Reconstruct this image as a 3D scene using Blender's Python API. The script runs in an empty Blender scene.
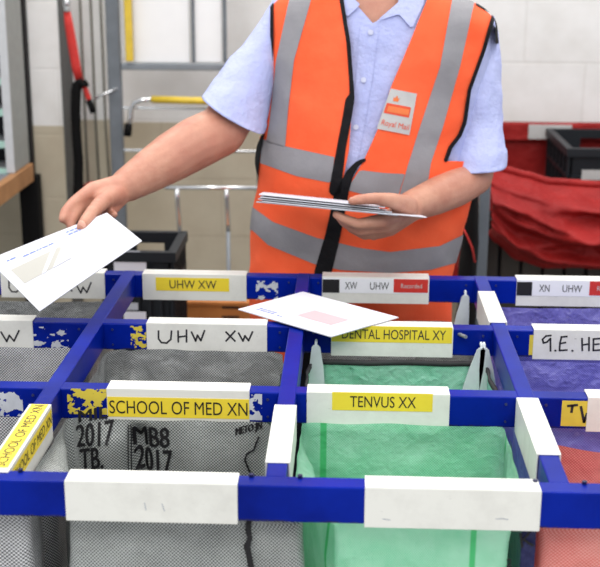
import bpy, bmesh, math, random
from mathutils import Vector, Matrix, noise
from mathutils.bvhtree import BVHTree
PI = math.pi
scn = bpy.context.scene
COL = scn.collection
random.seed(4)

# ------------------------------------------------------------------ camera
F, PITCH, YAW, ROLL = 1200.0, .2796, .0390, .0049
CAM = Vector((0, 0, 1.64))
_cp, _sp, _ct, _st = math.cos(YAW), math.sin(YAW), math.cos(PITCH), math.sin(PITCH)
FW = Vector((-_sp*_ct, _cp*_ct, -_st)); R0 = Vector((_cp, _sp, 0)); U0 = R0.cross(FW)
RT = R0*math.cos(ROLL) + U0*math.sin(ROLL); UP = -R0*math.sin(ROLL) + U0*math.cos(ROLL)
def ray(px, py): return FW + RT*((px-300)/F) + UP*((283.5-py)/F)
def at(px, py, Y):
    d = ray(px, py); return CAM + d*(Y/d.y)
def atz(px, py, z):
    d = ray(px, py); return CAM + d*((z-CAM.z)/d.z)
def proj(v):
    w = v-CAM; z = w.dot(FW)
    return (300+F*w.dot(RT)/z, 283.5-F*w.dot(UP)/z)
cd = bpy.data.cameras.new('camera'); co = bpy.data.objects.new('camera', cd); COL.objects.link(co)
m = Matrix.Identity(4)
for i in range(3):
    m[i][0] = RT[i]; m[i][1] = UP[i]; m[i][2] = -FW[i]; m[i][3] = CAM[i]
co.matrix_world = m
cd.sensor_width = 36; cd.sensor_fit = 'HORIZONTAL'; cd.lens = 36*F/600
cd.clip_start = .05; cd.clip_end = 60
cd.dof.use_dof = True; cd.dof.focus_distance = 1.95; cd.dof.aperture_fstop = 6.6
scn.camera = co

# ------------------------------------------------------------------ materials
def srgb(r, g, b):
    f = lambda c: (c/255/12.92) if c/255 <= .04045 else ((c/255+.055)/1.055)**2.4
    return (f(r), f(g), f(b), 1)
class NT:
    def __init__(s, name):
        s.m = bpy.data.materials.new(name); s.m.use_nodes = True
        s.t = s.m.node_tree; s.n = s.t.nodes; s.l = s.t.links
        s.b = s.n['Principled BSDF']; s.out = s.n['Material Output']
    def new(s, t, **k):
        x = s.n.new(t)
        for a, v in k.items(): setattr(x, a, v)
        return x
    def link(s, a, b): s.l.new(a, b)
    def coord(s, kind='Object'): return s.new('ShaderNodeTexCoord').outputs[kind]
    def noise(s, vec, scale, detail=4, rough=.6):
        x = s.new('ShaderNodeTexNoise'); x.inputs['Scale'].default_value = scale
        x.inputs['Detail'].default_value = detail; x.inputs['Roughness'].default_value = rough
        s.link(vec, x.inputs['Vector']); return x.outputs['Fac']
    def ramp(s, fac, a, b, ca=(0,0,0,1), cb=(1,1,1,1)):
        x = s.new('ShaderNodeValToRGB'); e = x.color_ramp.elements
        e[0].position = a; e[0].color = ca; e[1].position = b; e[1].color = cb
        s.link(fac, x.inputs['Fac']); return x.outputs['Color']
    def math(s, op, a, b=None):
        x = s.new('ShaderNodeMath', operation=op)
        for i, v in enumerate((a, b)):
            if v is None: continue
            if isinstance(v, (int, float)): x.inputs[i].default_value = v
            else: s.link(v, x.inputs[i])
        return x.outputs[0]
    def mix(s, fac, a, b):
        x = s.new('ShaderNodeMix', data_type='RGBA')
        for k, v in (('Factor', fac), ('A', a), ('B', b)):
            i = [q for q in x.inputs if q.name == k and (q.type == 'RGBA' or (k == 'Factor' and q.type == 'VALUE'))][0]
            if isinstance(v, (int, float, tuple)): i.default_value = v
            else: s.link(v, i)
        return [q for q in x.outputs if q.type == 'RGBA'][0]
    def bump(s, h, strength=.3, dist=.01):
        x = s.new('ShaderNodeBump'); x.inputs['Strength'].default_value = strength; x.inputs['Distance'].default_value = dist
        s.link(h, x.inputs['Height']); s.link(x.outputs['Normal'], s.b.inputs['Normal'])
    def mapping(s, vec, scale):
        x = s.new('ShaderNodeMapping'); x.inputs['Scale'].default_value = scale; s.link(vec, x.inputs['Vector']); return x.outputs[0]
def plain(name, c, rough=.5, metal=0, var=.06, scale=30, bump=0, c2=None, spec=.5):
    t = NT(name); v = t.coord()
    f = t.noise(v, scale)
    d = c2 or tuple(x*(1-var*3) for x in c[:3])+(1,)
    t.link(t.mix(t.ramp(f, .35, .7), c, d), t.b.inputs['Base Color'])
    t.b.inputs['Roughness'].default_value = rough; t.b.inputs['Metallic'].default_value = metal
    t.b.inputs['Specular IOR Level'].default_value = spec
    if bump: t.bump(t.noise(v, scale*2), bump, .004)
    return t.m
def blue_paint():
    t = NT('blue_enamel'); v = t.coord()
    f = t.noise(v, 7, 5); c = t.mix(t.ramp(f, .35, .75), srgb(3, 34, 150), srgb(1, 20, 112))
    g = t.noise(v, 62, 6, .7); chip = t.ramp(g, .76, .79)
    c = t.mix(chip, c, srgb(10, 12, 40))
    g2 = t.noise(t.mapping(v, (1, 1, 6)), 25, 6, .7)
    c = t.mix(t.ramp(g2, .775, .79), c, srgb(150, 150, 160))
    geo = t.new('ShaderNodeNewGeometry')
    sep = t.new('ShaderNodeSeparateXYZ'); t.link(geo.outputs['Position'], sep.inputs[0])
    # worn, dirty lower and upper edges of the tube
    e1 = t.math('MULTIPLY', t.math('LESS_THAN', sep.outputs[2], .9335), t.ramp(t.noise(t.mapping(v, (1, 1, 3)), 30, 5, .7), .46, .6))
    c = t.mix(t.math('MULTIPLY', e1, .75), c, srgb(52, 48, 50))
    t.link(c, t.b.inputs['Base Color']); t.b.inputs['Roughness'].default_value = .3
    t.b.inputs['Specular IOR Level'].default_value = .12
    t.bump(t.noise(v, 55), .06, .002)
    return t.m
def white_plastic():
    t = NT('white_label_plastic'); v = t.coord()
    f = t.noise(t.mapping(v, (1, 2, 1)), 9, 6, .7); c = t.mix(t.ramp(f, .45, .8), srgb(230, 229, 222), srgb(208, 206, 199))
    g = t.noise(t.mapping(v, (1, 3, 2)), 70, 5, .75)
    c = t.mix(t.ramp(g, .66, .76), c, srgb(160, 156, 148))
    t.link(c, t.b.inputs['Base Color']); t.b.inputs['Roughness'].default_value = .42
    return t.m
def woven(name, ca, cb, period, strength, crinkle=.35, transl=0., rough=.36, cc=None, stripe=None):
    t = NT(name); uv = t.coord('UV')
    sep = t.new('ShaderNodeSeparateXYZ'); t.link(uv, sep.inputs[0]); u, w = sep.outputs[0], sep.outputs[1]
    k = 2*PI/period
    su = t.math('SINE', t.math('MULTIPLY', u, k)); sw = t.math('SINE', t.math('MULTIPLY', w, k))
    p = t.math('ADD', t.math('MULTIPLY', t.math('MULTIPLY', su, sw), .5*strength), .5)
    v = t.coord(); big = t.noise(v, 11, 5, .65)
    fac = t.math('ADD', p, t.math('MULTIPLY', t.math('SUBTRACT', big, .5), .9))
    c = t.mix(t.ramp(fac, .25, .75), ca, cb)
    if cc: c = t.mix(t.ramp(t.noise(t.mapping(v, (1, 1, 3)), 22, 6, .7), .58, .75), c, cc)
    if stripe:
        d = t.math('ABSOLUTE', t.math('SUBTRACT', t.math('FRACT', t.math('DIVIDE', t.math('ADD', u, stripe[1]), stripe[0])), .5))
        c = t.mix(t.ramp(d, stripe[2], stripe[2]+.005, (1,1,1,1), (0,0,0,1)), c, stripe[3])
    t.link(c, t.b.inputs['Base Color']); t.b.inputs['Roughness'].default_value = rough
    def ridge(sc, det): return t.math('ABSOLUTE', t.math('SUBTRACT', t.noise(v, sc, det, .55), .5))
    h = t.math('ADD', t.math('ADD', t.math('MULTIPLY', ridge(15, 3), -1.6), t.math('MULTIPLY', ridge(38, 3), -.7)), t.math('MULTIPLY', p, .05))
    t.bump(h, crinkle, .02)
    t.b.inputs['Specular IOR Level'].default_value = .55
    if transl:
        tr = t.new('ShaderNodeBsdfTranslucent'); t.link(c, tr.inputs['Color'])
        mx = t.new('ShaderNodeMixShader'); mx.inputs[0].default_value = transl
        t.link(t.b.outputs[0], mx.inputs[1]); t.link(tr.outputs[0], mx.inputs[2]); t.link(mx.outputs[0], t.out.inputs['Surface'])
    return t.m
def blockwall(name, zline, mort=(.90,.895,.885,1)):
    t = NT(name); geo = t.new('ShaderNodeNewGeometry')
    sep = t.new('ShaderNodeSeparateXYZ'); t.link(geo.outputs['Position'], sep.inputs[0])
    cmb = t.new('ShaderNodeCombineXYZ'); t.link(t.math('ADD', sep.outputs[0], t.math('ADD', sep.outputs[1], .03)), cmb.inputs[0])
    t.link(t.math('SUBTRACT', sep.outputs[2], 1.201-.225*6+.005), cmb.inputs[1])
    br = t.new('ShaderNodeTexBrick'); t.link(cmb.outputs[0], br.inputs['Vector'])
    br.inputs['Scale'].default_value = 1; br.inputs['Brick Width'].default_value = .45; br.inputs['Row Height'].default_value = .225
    br.inputs['Mortar Size'].default_value = .005; br.inputs['Mortar Smooth'].default_value = .4
    br.inputs['Color1'].default_value = (1,1,1,1); br.inputs['Color2'].default_value = (.97,.97,.97,1); br.inputs['Mortar'].default_value = mort
    up = t.ramp(sep.outputs[2], .0, 1.)
    n = t.noise(geo.outputs['Position'], 6, 6)
    z = t.math('GREATER_THAN', sep.outputs[2], zline)
    c = t.mix(z, srgb(196, 186, 164), srgb(236, 235, 233))
    c = t.mix(t.ramp(n, .4, .75), c, t.mix(z, srgb(184, 172, 150), srgb(222, 220, 216)))
    x = t.new('ShaderNodeMix', data_type='RGBA', blend_type='MULTIPLY'); x.inputs[0].default_value = 1
    t.link(c, x.inputs[6]); t.link(br.outputs['Color'], x.inputs[7])
    t.link(x.outputs[2], t.b.inputs['Base Color']); t.b.inputs['Roughness'].default_value = .6
    t.bump(t.math('ADD', t.math('MULTIPLY', br.outputs['Fac'], -1.), t.math('MULTIPLY', t.noise(geo.outputs['Position'], 160, 3), .3)), .3, .004)
    return t.m
def fabric(name, c, c2, rough=.8, fold=.3, scale=9, weave=900, transl=0, emit=0):
    t = NT(name); v = t.coord(); n = t.noise(v, scale, 5, .6)
    col = t.mix(t.ramp(n, .35, .7), c, c2)
    t.link(col, t.b.inputs['Base Color']); t.b.inputs['Roughness'].default_value = rough
    h = t.math('ADD', n, t.math('MULTIPLY', t.noise(v, weave, 2), .015))
    t.bump(h, fold, .03)
    t.b.inputs['Specular IOR Level'].default_value = .25
    return t.m
def skin_mat():
    t = NT('skin'); v = t.coord(); n = t.noise(v, 22, 5); n2 = t.noise(v, 7, 3)
    c = t.mix(t.ramp(n, .35, .7), srgb(200, 148, 124), srgb(178, 117, 96)); c = t.mix(t.ramp(n2, .45, .75), c, srgb(188, 126, 106))
    hh_ = t.noise(t.mapping(v, (1.0, 1.0, .35)), 420, 3, .7); c = t.mix(t.math('MULTIPLY', t.ramp(hh_, .60, .70), .25), c, srgb(120, 84, 66))
    t.link(c, t.b.inputs['Base Color']); t.b.inputs['Roughness'].default_value = .5
    t.b.inputs['Subsurface Weight'].default_value = .08; t.b.inputs['Subsurface Radius'].default_value = (.02, .008, .005)
    t.bump(t.math('ADD', t.noise(v, 260, 4), t.math('MULTIPLY', t.noise(t.mapping(v, (1, 1, 1)), 60, 5), .8)), .35, .0018)
    return t.m

M = dict(
 blue=blue_paint(), white=white_plastic(),
 yellow=plain('yellow_tape', srgb(243, 216, 58), .45, var=.02, scale=20),
 black=plain('black_ink', srgb(22, 20, 24), .6, var=.02),
 ink=plain('marker_ink', srgb(38, 36, 44), .6, var=.04),
 redlab=plain('red_label', srgb(206, 52, 44), .5, var=.03),
 stripwhite=plain('strip_white', srgb(236, 236, 241), .6, var=.01), paper=plain('white_paper', srgb(214, 214, 222), .6, var=.012, scale=8, spec=.3),
 paper2=plain('grey_paper', srgb(176, 180, 188), .55, var=.03),
 blueink=plain('blue_print', srgb(120, 138, 208), .6, var=.05),
 pinkink=plain('pink_print', srgb(208, 176, 181), .6, var=.01),
 greywin=plain('envelope_window', srgb(180, 177, 169), .4, var=.01, scale=20),
 hook=plain('white_hook_plastic', srgb(214, 220, 222), .35, var=.04),
 bolt=plain('steel_bolt', srgb(70, 75, 120), .35, .6),
 boltb=plain('blue_bolt', srgb(16, 22, 70), .4, .2),
 tornw=plain('torn_white_sticker', srgb(205, 208, 214), .6),
 torny=plain('torn_yellow_sticker', srgb(222, 200, 70), .6),
 grey=woven('grey_mesh_weave', srgb(84, 85, 87), srgb(232, 232, 233), .0052, 2.2, .28, .12),
 greyd=woven('dark_grey_weave', srgb(78, 80, 80), srgb(188, 190, 188), .0048, 1.4, .5, .12, cc=srgb(188, 190, 190)),
 greyt=woven('charcoal_weave', srgb(82, 85, 84), srgb(198, 202, 199), .0050, 1.7, .3, .12),
 green=woven('green_weave', srgb(122, 210, 166), srgb(192, 242, 216), .0042, .45, .38, .42, stripe=(.30, .13, .014, srgb(84, 200, 128))),
 green2=woven('bright_green_weave', srgb(130, 230, 186), srgb(196, 250, 226), .0042, .4, .6, .42, cc=srgb(196, 242, 224)),
 purple=woven('purple_weave', srgb(108, 104, 196), srgb(160, 157, 232), .0044, .5, .7, .3, cc=srgb(206, 206, 244)),
 navy=woven('navy_weave', srgb(20, 22, 66), srgb(36, 40, 96), .0044, .4, .4, .05),
 pink=woven('pink_weave', srgb(224, 108, 100), srgb(248, 178, 168), .0048, 1.1, .4, .25, stripe=(.32, .02, .014, srgb(214, 60, 56))),
 hem=plain('dark_hem', srgb(58, 56, 58), .8),
 greenhem=plain('green_hem', srgb(80, 170, 120), .7),
 orange=fabric('hi_vis_orange', srgb(255, 106, 64), srgb(252, 92, 50), .75, .22, 7),
 reflect=fabric('reflective_grey', srgb(148, 146, 150), srgb(134, 132, 136), .5, .18, 8),
 trim=fabric('black_binding', srgb(9, 8, 12), srgb(15, 14, 19), .7, .2, 30),
 badge=plain('badge_white', srgb(192, 191, 189), .5, var=.03),
 badgered=plain('badge_red', srgb(226, 78, 42), .5, var=.03),
 badgeora=plain('badge_orange', srgb(232, 120, 60), .5, var=.03),
 shirt=fabric('pale_blue_cotton', srgb(188, 194, 234), srgb(174, 181, 227), .85, .6, 10),
 button=plain('shirt_button', srgb(206, 209, 232), .35),
 skin=skin_mat(), nail=plain('nail', srgb(226, 170, 148), .35, var=.02),
 hair=plain('grey_brown_hair', srgb(92, 78, 66), .7, bump=.4, scale=80),
 eye=plain('eye_white', srgb(235, 232, 228), .2), iris=plain('iris', srgb(60, 50, 40), .2), lip=plain('lip', srgb(178, 104, 90), .5),
 trouser=fabric('dark_navy_trousers', srgb(34, 36, 50), srgb(26, 28, 40), .85, .4, 8),
 shoe=plain('black_leather', srgb(24, 22, 22), .4),
 wall=blockwall('painted_blocks', .972), pier=blockwall('painted_pier', 1.012, (.985,.985,.985,1)), shadowgrey=plain('pier_shade_grey', srgb(92, 92, 90), .6), gapshade=plain('gap_shade_dark', srgb(40, 38, 38), .7),
 floor=plain('grey_painted_floor', srgb(150, 148, 142), .6, var=.08, scale=4),
 steel=plain('galvanised_grey', srgb(140, 146, 152), .4, .35, scale=15),
 steeld=plain('grey_steel', srgb(116, 122, 128), .45, .3, scale=15),
 chrome=plain('chrome', srgb(225, 226, 228), .16, .9, var=.02),
 ypaint=plain('yellow_paint', srgb(222, 190, 60), .45),
 board=plain('white_board', srgb(240, 240, 240), .35, var=.02, scale=5),
 blackplastic=plain('black_plastic', srgb(30, 33, 38), .5, var=.06, bump=.1, spec=.3),
 cord=plain('black_cord', srgb(10, 9, 10), .85, spec=.2),
 strap=plain('red_webbing', srgb(206, 48, 42), .65, bump=.15, scale=90),
 redcloth=fabric('red_canvas', srgb(158, 34, 32), srgb(132, 22, 22), .6, .8, 7),
 wood=plain('wooden_edge', srgb(176, 128, 84), .55, c2=srgb(150, 104, 64), scale=12),
 woodtop=plain('bench_top', srgb(120, 120, 130), .5),
 ply=plain('orange_brown_wood', srgb(205, 132, 66), .55, c2=srgb(180, 108, 50), scale=9),
 darkslot=plain('dark_gap', srgb(60, 38, 22), .8),
 shelf=plain('pale_grey_laminate', srgb(196, 198, 200), .5, var=.03),
 shelfs=plain('grey_side_panel', srgb(150, 152, 148), .55, var=.04),
 shelfe=plain('pale_green_edge', srgb(168, 205, 192), .45, var=.03),
 dark=plain('dark_interior', srgb(36, 36, 44), .8), darkbrown=plain('dark_brown_panel', srgb(58, 52, 44), .7, c2=srgb(40, 36, 32), scale=6),
 cable=plain('grey_cable', srgb(120, 116, 106), .5),
)

# ------------------------------------------------------------------ mesh builder
class MB:
    def __init__(s): s.v = []; s.f = []; s.mi = []; s.ms = []; s.uv = {}
    def mat(s, k):
        if k not in s.ms: s.ms.append(k)
        return s.ms.index(k)
    def add(s, vs, fs, k):
        o = len(s.v); s.v += [Vector(v) for v in vs]; i = s.mat(k)
        for f in fs: s.f.append([o+a for a in f]); s.mi.append(i)
        return o
    def box(s, a, b, k, bev=0., M4=None):
        bm = bmesh.new(); a = Vector(a); b = Vector(b)
        bmesh.ops.create_cube(bm, size=1)
        for v in bm.verts: v.co = Vector(((a[i]+b[i])/2 + v.co[i]*abs(b[i]-a[i]) for i in range(3)))
        if bev: bmesh.ops.bevel(bm, geom=list(bm.edges), offset=bev, segments=2, affect='EDGES', profile=.5)
        s.bm(bm, k, M4)
    def bm(s, bm, k, M4=None):
        bm.verts.index_update()
        s.add([(M4 @ v.co) if M4 else v.co for v in bm.verts], [[v.index for v in f.verts] for f in bm.faces], k); bm.free()
    def tube(s, pts, r, k, n=10, flat=1., up=None, cap=True):
        pts = [Vector(p) for p in pts]; N = len(pts); vs = []; fs = []; prev = None
        for i, p in enumerate(pts):
            d = (pts[min(i+1, N-1)]-pts[max(i-1, 0)]).normalized()
            ref = prev or (up or (Vector((0, 0, 1)) if abs(d.z) < .9 else Vector((1, 0, 0))))
            e1 = (ref-d*ref.dot(d)).normalized(); e2 = d.cross(e1); prev = e1
            rr = r[i] if isinstance(r, (list, tuple)) else r
            for j in range(n):
                t = 2*PI*j/n; vs.append(p+e1*math.cos(t)*rr*flat+e2*math.sin(t)*rr)
        for i in range(N-1):
            for j in range(n): fs.append([i*n+j, i*n+(j+1) % n, (i+1)*n+(j+1) % n, (i+1)*n+j])
        if cap: fs += [list(range(n))[::-1], [(N-1)*n+j for j in range(n)]]
        s.add(vs, fs, k)
    def capsule(s, a, b, ra, rb, k='skin', n=16, sq=1., sqdir=None):
        a = Vector(a); b = Vector(b); d = (b-a); L = d.length; d = d.normalized() if L > 1e-6 else Vector((0, 0, 1))
        e1 = sqdir or (Vector((0, 0, 1)) if abs(d.z) < .9 else Vector((1, 0, 0)))
        e1 = (e1-d*e1.dot(d)).normalized(); e2 = d.cross(e1); rings = []
        for t in (-85, -60, -35, -12): rings.append((a+d*ra*math.sin(math.radians(t)), ra*math.cos(math.radians(t))))
        for q in (0, .33, .66, 1): rings.append((a.lerp(b, q), ra+(rb-ra)*q))
        for t in (12, 35, 60, 85): rings.append((b+d*rb*math.sin(math.radians(t)), rb*math.cos(math.radians(t))))
        vs = []; fs = []
        for c, r in rings:
            for j in range(n): vs.append(c+e1*r*sq*math.cos(2*PI*j/n)+e2*r*math.sin(2*PI*j/n))
        for i in range(len(rings)-1):
            for j in range(n): fs.append([i*n+j, i*n+(j+1) % n, (i+1)*n+(j+1) % n, (i+1)*n+j])
        fs += [list(range(n))[::-1], [(len(rings)-1)*n+j for j in range(n)]]
        s.add(vs, fs, k)
    def ellipsoid(s, c, r, k, n=20, M4=None):
        bm = bmesh.new(); bmesh.ops.create_uvsphere(bm, u_segments=n, v_segments=n//2+2, radius=1)
        for v in bm.verts:
            q = Vector((v.co.x*r[0], v.co.y*r[1], v.co.z*r[2]))
            v.co = (M4 @ q if M4 else q)+Vector(c)
        s.bm(bm, k)
    def quad(s, pts, k): s.add(pts, [[0, 1, 2, 3]], k)
    def text(s, body, o, xd, yd, k, width=None, height=None, maxw=None, fn=None):
        """letters laid from o along xd with height along yd (o = lower left)"""
        vs, fs, w, h = textgeo(body)
        sx = sy = 1.
        if height: sx = sy = height/h
        if width: sx = width/w
        if width and not height: sy = sx
        P = [(Vector(o)+Vector(xd)*(x*sx)+Vector(yd)*(y*sy)) for x, y in vs]
        if fn: P = [fn(p) for p in P]
        s.add(P, fs, k)
    def stroke(s, pts, w, k, nrm):
        nrm = Vector(nrm)
        for a, b in zip(pts, pts[1:]):
            a = Vector(a); b = Vector(b); d = (b-a).normalized(); e = d.cross(nrm)*w/2
            a2 = a-d*w*.35; b2 = b+d*w*.35
            s.quad([a2-e, a2+e, b2+e, b2-e], k)
    def build(s, name, parent=None, smooth=False, label=None, angle=None):
        me = bpy.data.meshes.new(name); me.from_pydata(s.v, [], s.f); me.update()
        for k in s.ms: me.materials.append(M[k])
        me.polygons.foreach_set('material_index', s.mi)
        if s.uv:
            ul = me.uv_layers.new(name='UVMap')
            for lp in me.loops: ul.data[lp.index].uv = s.uv.get(lp.vertex_index, (0, 0))
        if smooth: me.polygons.foreach_set('use_smooth', [True]*len(me.polygons))
        if angle:
            me.set_sharp_from_angle(angle=math.radians(angle))
        o = bpy.data.objects.new(name, me); COL.objects.link(o)
        if parent:
            o.parent = parent
            if parent.type == 'EMPTY': o.matrix_parent_inverse = Matrix.Translation(parent.location).inverted()
        if label: o['label'] = label
        return o
_tc = {}
def textgeo(body):
    if body in _tc: return _tc[body]
    cu = bpy.data.curves.new('letters', 'FONT'); cu.body = body; cu.size = 1; cu.resolution_u = 4
    ob = bpy.data.objects.new('letters', cu); COL.objects.link(ob)
    dg = bpy.context.evaluated_depsgraph_get(); dg.update()
    me = bpy.data.meshes.new_from_object(ob.evaluated_get(dg))
    xs = [v.co.x for v in me.vertices]; ys = [v.co.y for v in me.vertices]
    x0, x1, y0, y1 = min(xs), max(xs), min(ys), max(ys)
    r = ([(v.co.x-x0, v.co.y-y0) for v in me.vertices], [list(p.vertices) for p in me.polygons], x1-x0, y1-y0)
    bpy.data.objects.remove(ob); bpy.data.curves.remove(cu); bpy.data.meshes.remove(me)
    _tc[body] = r; return r
def empty(name, loc, label, cat, group=None):
    o = bpy.data.objects.new(name, None); COL.objects.link(o); o.location = loc; o.empty_display_size = .1
    tag(o, label, cat, group); return o
def tag(o, label, cat, group=None):
    o['label'] = label; o['category'] = cat
    if group: o['group'] = group
    return o
def struct(o): o['kind'] = 'structure'; return o

# 2-D signed distance helpers (positive inside)
def sdpoly(p, poly):
    x, y = p; ins = False; best = 1e9; n = len(poly)
    for i in range(n):
        ax, ay = poly[i]; bx, by = poly[(i+1) % n]
        if (ay > y) != (by > y) and x < (bx-ax)*(y-ay)/(by-ay)+ax: ins = not ins
        dx, dy = bx-ax, by-ay; t = max(0, min(1, ((x-ax)*dx+(y-ay)*dy)/(dx*dx+dy*dy+1e-12)))
        d = math.hypot(x-ax-dx*t, y-ay-dy*t); best = min(best, d)
    return best if ins else -best
def sdline(p, pts, w):
    """pts: (x, y[, halfwidth])"""
    x, y = p; best = -1e9
    for a, b in zip(pts, pts[1:]):
        dx, dy = b[0]-a[0], b[1]-a[1]; t = max(0, min(1, ((x-a[0])*dx+(y-a[1])*dy)/(dx*dx+dy*dy+1e-12)))
        wa = a[2] if len(a) > 2 else w; wb = b[2] if len(b) > 2 else w
        best = max(best, wa+(wb-wa)*t-math.hypot(x-a[0]-dx*t, y-a[1]-dy*t))
    return best
def clip(vs, quads, d):
    """keep the part of a quad mesh where d > 0, cut exactly on the zero line"""
    out = []; faces = []; im = {}; em = {}
    def vid(i):
        if i not in im: im[i] = len(out); out.append(vs[i])
        return im[i]
    def eid(i, j):
        k = (min(i, j), max(i, j))
        if k not in em:
            t = d[k[0]]/(d[k[0]]-d[k[1]]); em[k] = len(out); out.append(vs[k[0]].lerp(vs[k[1]], t))
        return em[k]
    for q in quads:
        s = [d[i] > 0 for i in q]
        if not any(s): continue
        if all(s): faces.append([vid(i) for i in q]); continue
        for tri in ((q[0], q[1], q[2]), (q[0], q[2], q[3])):
            r = []
            for a, b in zip(tri, tri[1:]+tri[:1]):
                if d[a] > 0: r.append(vid(a))
                if (d[a] > 0) != (d[b] > 0): r.append(eid(a, b))
            if len(r) >= 3: faces.append(r)
    return out, faces

# ------------------------------------------------------------------ room
mb = MB(); mb.box((-3.2, -.8, -.05), (3.2, 4.7, 0), 'floor'); struct(mb.build('floor'))
mb = MB(); mb.box((-3.2, 4.5, 0), (3.2, 4.7, 3.2), 'wall'); struct(mb.build('wall_back'))
mb = MB(); mb.box((-1.094, 4.12, 0), (-.985, 4.5, 3.2), 'pier', .004)
mb.box((-.985, 4.27, 0), (-.862, 4.5, 3.2), 'pier', .002); struct(mb.build('wall_pier'))
mb = MB(); mb.box((-.9855, 4.118, 0), (-.978, 4.268, 3.2), 'shadowgrey', .002); struct(mb.build('pier_side_shade'))  # grey sheet that paints shade onto the pier's right side face
mb = MB(); mb.box((-1.135, 4.10, 0), (-1.0945, 4.20, 3.2), 'gapshade', .002); struct(mb.build('pier_gap_shade'))  # dark box standing in for the shadowed gap between shelf unit and pier

# ------------------------------------------------------------------ sorting rack
ZT, BH, RW, LW = .98, .050, .030, .0265
X0, DX, Y0, DY = -.0844, .3595, 1.3747, .3238
ROWY = [Y0+DY*j for j in range(4)]; LX = [X0+DX*i for i in range(-2, 3)]
rack = empty('sorting_rack', (0, Y0, 0), 'blue painted steel grid rack with white label holders, holding the sacks', 'rack')
for j, y in enumerate(ROWY):
    mb = MB(); dz = 0 if j in (0,) else .0008
    mb.box((LX[0]-.013, y, ZT-BH), (LX[-1]+.013, y+RW, ZT-dz), 'blue', .0022); mb.build('cross_beam', rack)
for x in LX:
    mb = MB(); mb.box((x-LW/2, Y0+RW-.002, ZT-BH+.001), (x+LW/2, ROWY[3]+RW-.001, ZT), 'blue', .002); mb.build('long_beam', rack)
for x in (LX[0], LX[-1]):
    for y in (Y0+.001, ROWY[3]-.001):
        mb = MB(); mb.box((x-.015, y, 0), (x+.015, y+RW, ZT-BH+.002), 'blue', .002); mb.build('leg', rack)
for x in LX[1:4]:
    for j, y in enumerate(ROWY):
        for sx in (-1, 1):
            if j == 0:
                mb = MB(); mb.tube([(x+sx*.031, y+RW*.86, ZT-.002), (x+sx*.031, y+RW*.86, ZT+.004)], .0033, 'boltb', 10); mb.build('bolt', rack)
            else:
                for dz, r in ((.012, .0022), (.040, .0018)):
                    mb = MB(); mb.tube([(x+sx*.030, y+.001, ZT-dz), (x+sx*.030, y-.002, ZT-dz)], r, 'bolt', 8); mb.build('bolt', rack)
mb = MB(); mb.tube([at(459, 334, ROWY[2]+.002), at(466, 337, ROWY[2]-.022)], .0032, 'steel', 10); mb.build('bolt', rack)

TH = .0022
def holder(j, p0, p1, pym):
    """white channel clipped over cross beam j between two pixel columns"""
    y = ROWY[j]; xa = at(p0, pym, y-TH).x; xb = at(p1, pym, y-TH).x
    mb = MB()
    mb.box((xa, y-TH, ZT-BH-.0035), (xb, y+.0005, ZT+TH), 'white', .0009)
    mb.box((xa+.0002, y-TH+.0004, ZT+.0001), (xb-.0002, y+RW+.003, ZT+TH), 'white', .0009)
    mb.box((xa+.0003, y+RW+.0005, ZT-BH*.6), (xb-.0003, y+RW+.003, ZT+TH-.0003), 'white', .0008)
    o = mb.build('label_holder', rack)
    return o, xa, xb, y-TH
def strip(h, p0, p1, q0, q1, key, words=(), name='label_strip', lab=None, lift=.0006):
    """tape on the front of a holder; words = (text, x0 px, x1 px, cap height share, material)"""
    o, xa, xb, yf = h; y = yf-lift
    A = at(p0, q1, y); B = at(p1, q0, y); x0, x1 = max(A.x, xa+.0006), min(B.x, xb-.0006); z0, z1 = A.z, B.z
    mb = MB(); mb.box((x0, y, z0), (x1, yf+.0002, z1), key)
    hh = z1-z0
    for w in words:
        t, a, b, sh, k = w
        wa = at(a, (q0+q1)/2, y).x; wb = at(b, (q0+q1)/2, y).x
        mb.text(t, (wa, y-.0004, z0+hh*(1-sh)/2), (1, 0, 0), (0, 0, 1), k, width=wb-wa, height=hh*sh)
    return mb.build(name, o, label=lab)
def hand(h, glyphs, k='ink', w=.0032, parent=None):
    """marker writing: strokes given in pixels on the holder face"""
    o, xa, xb, yf = h; y = yf-.0004; mb = MB(); n = 0
    for g in glyphs:
        pts = [at(px, py, y) for px, py in g]
        pts = [Vector((p.x, y-.00003*(n % 7), p.z)) for p in pts]; n += 1
        mb.stroke(pts, w, k, (0, -1, 0))
    return mb.build('marker_writing', o)
A1 = holder(0, 65, 237.5, 500); A2 = holder(0, 364.5, 541, 508)
B0 = holder(1, 587, 700, 414); B1 = holder(1, 107, 249.5, 408); B2 = holder(1, 306.5, 449.5, 412)
C0 = holder(2, -90, 33, 335); C1 = holder(2, 146.5, 267, 338); C2 = holder(2, 331, 453, 343); C3 = holder(2, 533, 680, 346)
D0 = holder(3, 1, 105, 290); D1 = holder(3, 142.5, 246.5, 290); D2 = holder(3, 322, 429, 293); D3 = holder(3, 516, 640, 297)
strip(B1, 108, 249, 399.5, 416.5, 'yellow', [('SCHOOL OF MED XN', 109.5, 247.5, .66, 'black')], lab='yellow tape reading SCHOOL OF MED XN across its holder')
strip(B2, 332, 433, 394, 410, 'yellow', [('TENVUS XX', 350, 416, .62, 'black')], lab='yellow tape reading TENVUS XX')
strip(C2, 331.5, 452.5, 327.5, 341.5, 'yellow', [('DENTAL HOSPITAL XY', 342, 446, .6, 'ink')], lab='yellow tape reading DENTAL HOSPITAL XY')
strip(D1, 156, 229, 278.5, 290.5, 'yellow', [('UHW XW', 169.5, 216.5, .62, 'ink')], lab='yellow tape reading UHW XW')
strip(D2, 322.5, 428.5, 279.5, 292.5, 'stripwhite', [('XW', 345, 357, .5, 'black'), ('UHW', 370, 389, .5, 'black')], lab='white strip printed XW UHW')
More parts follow.
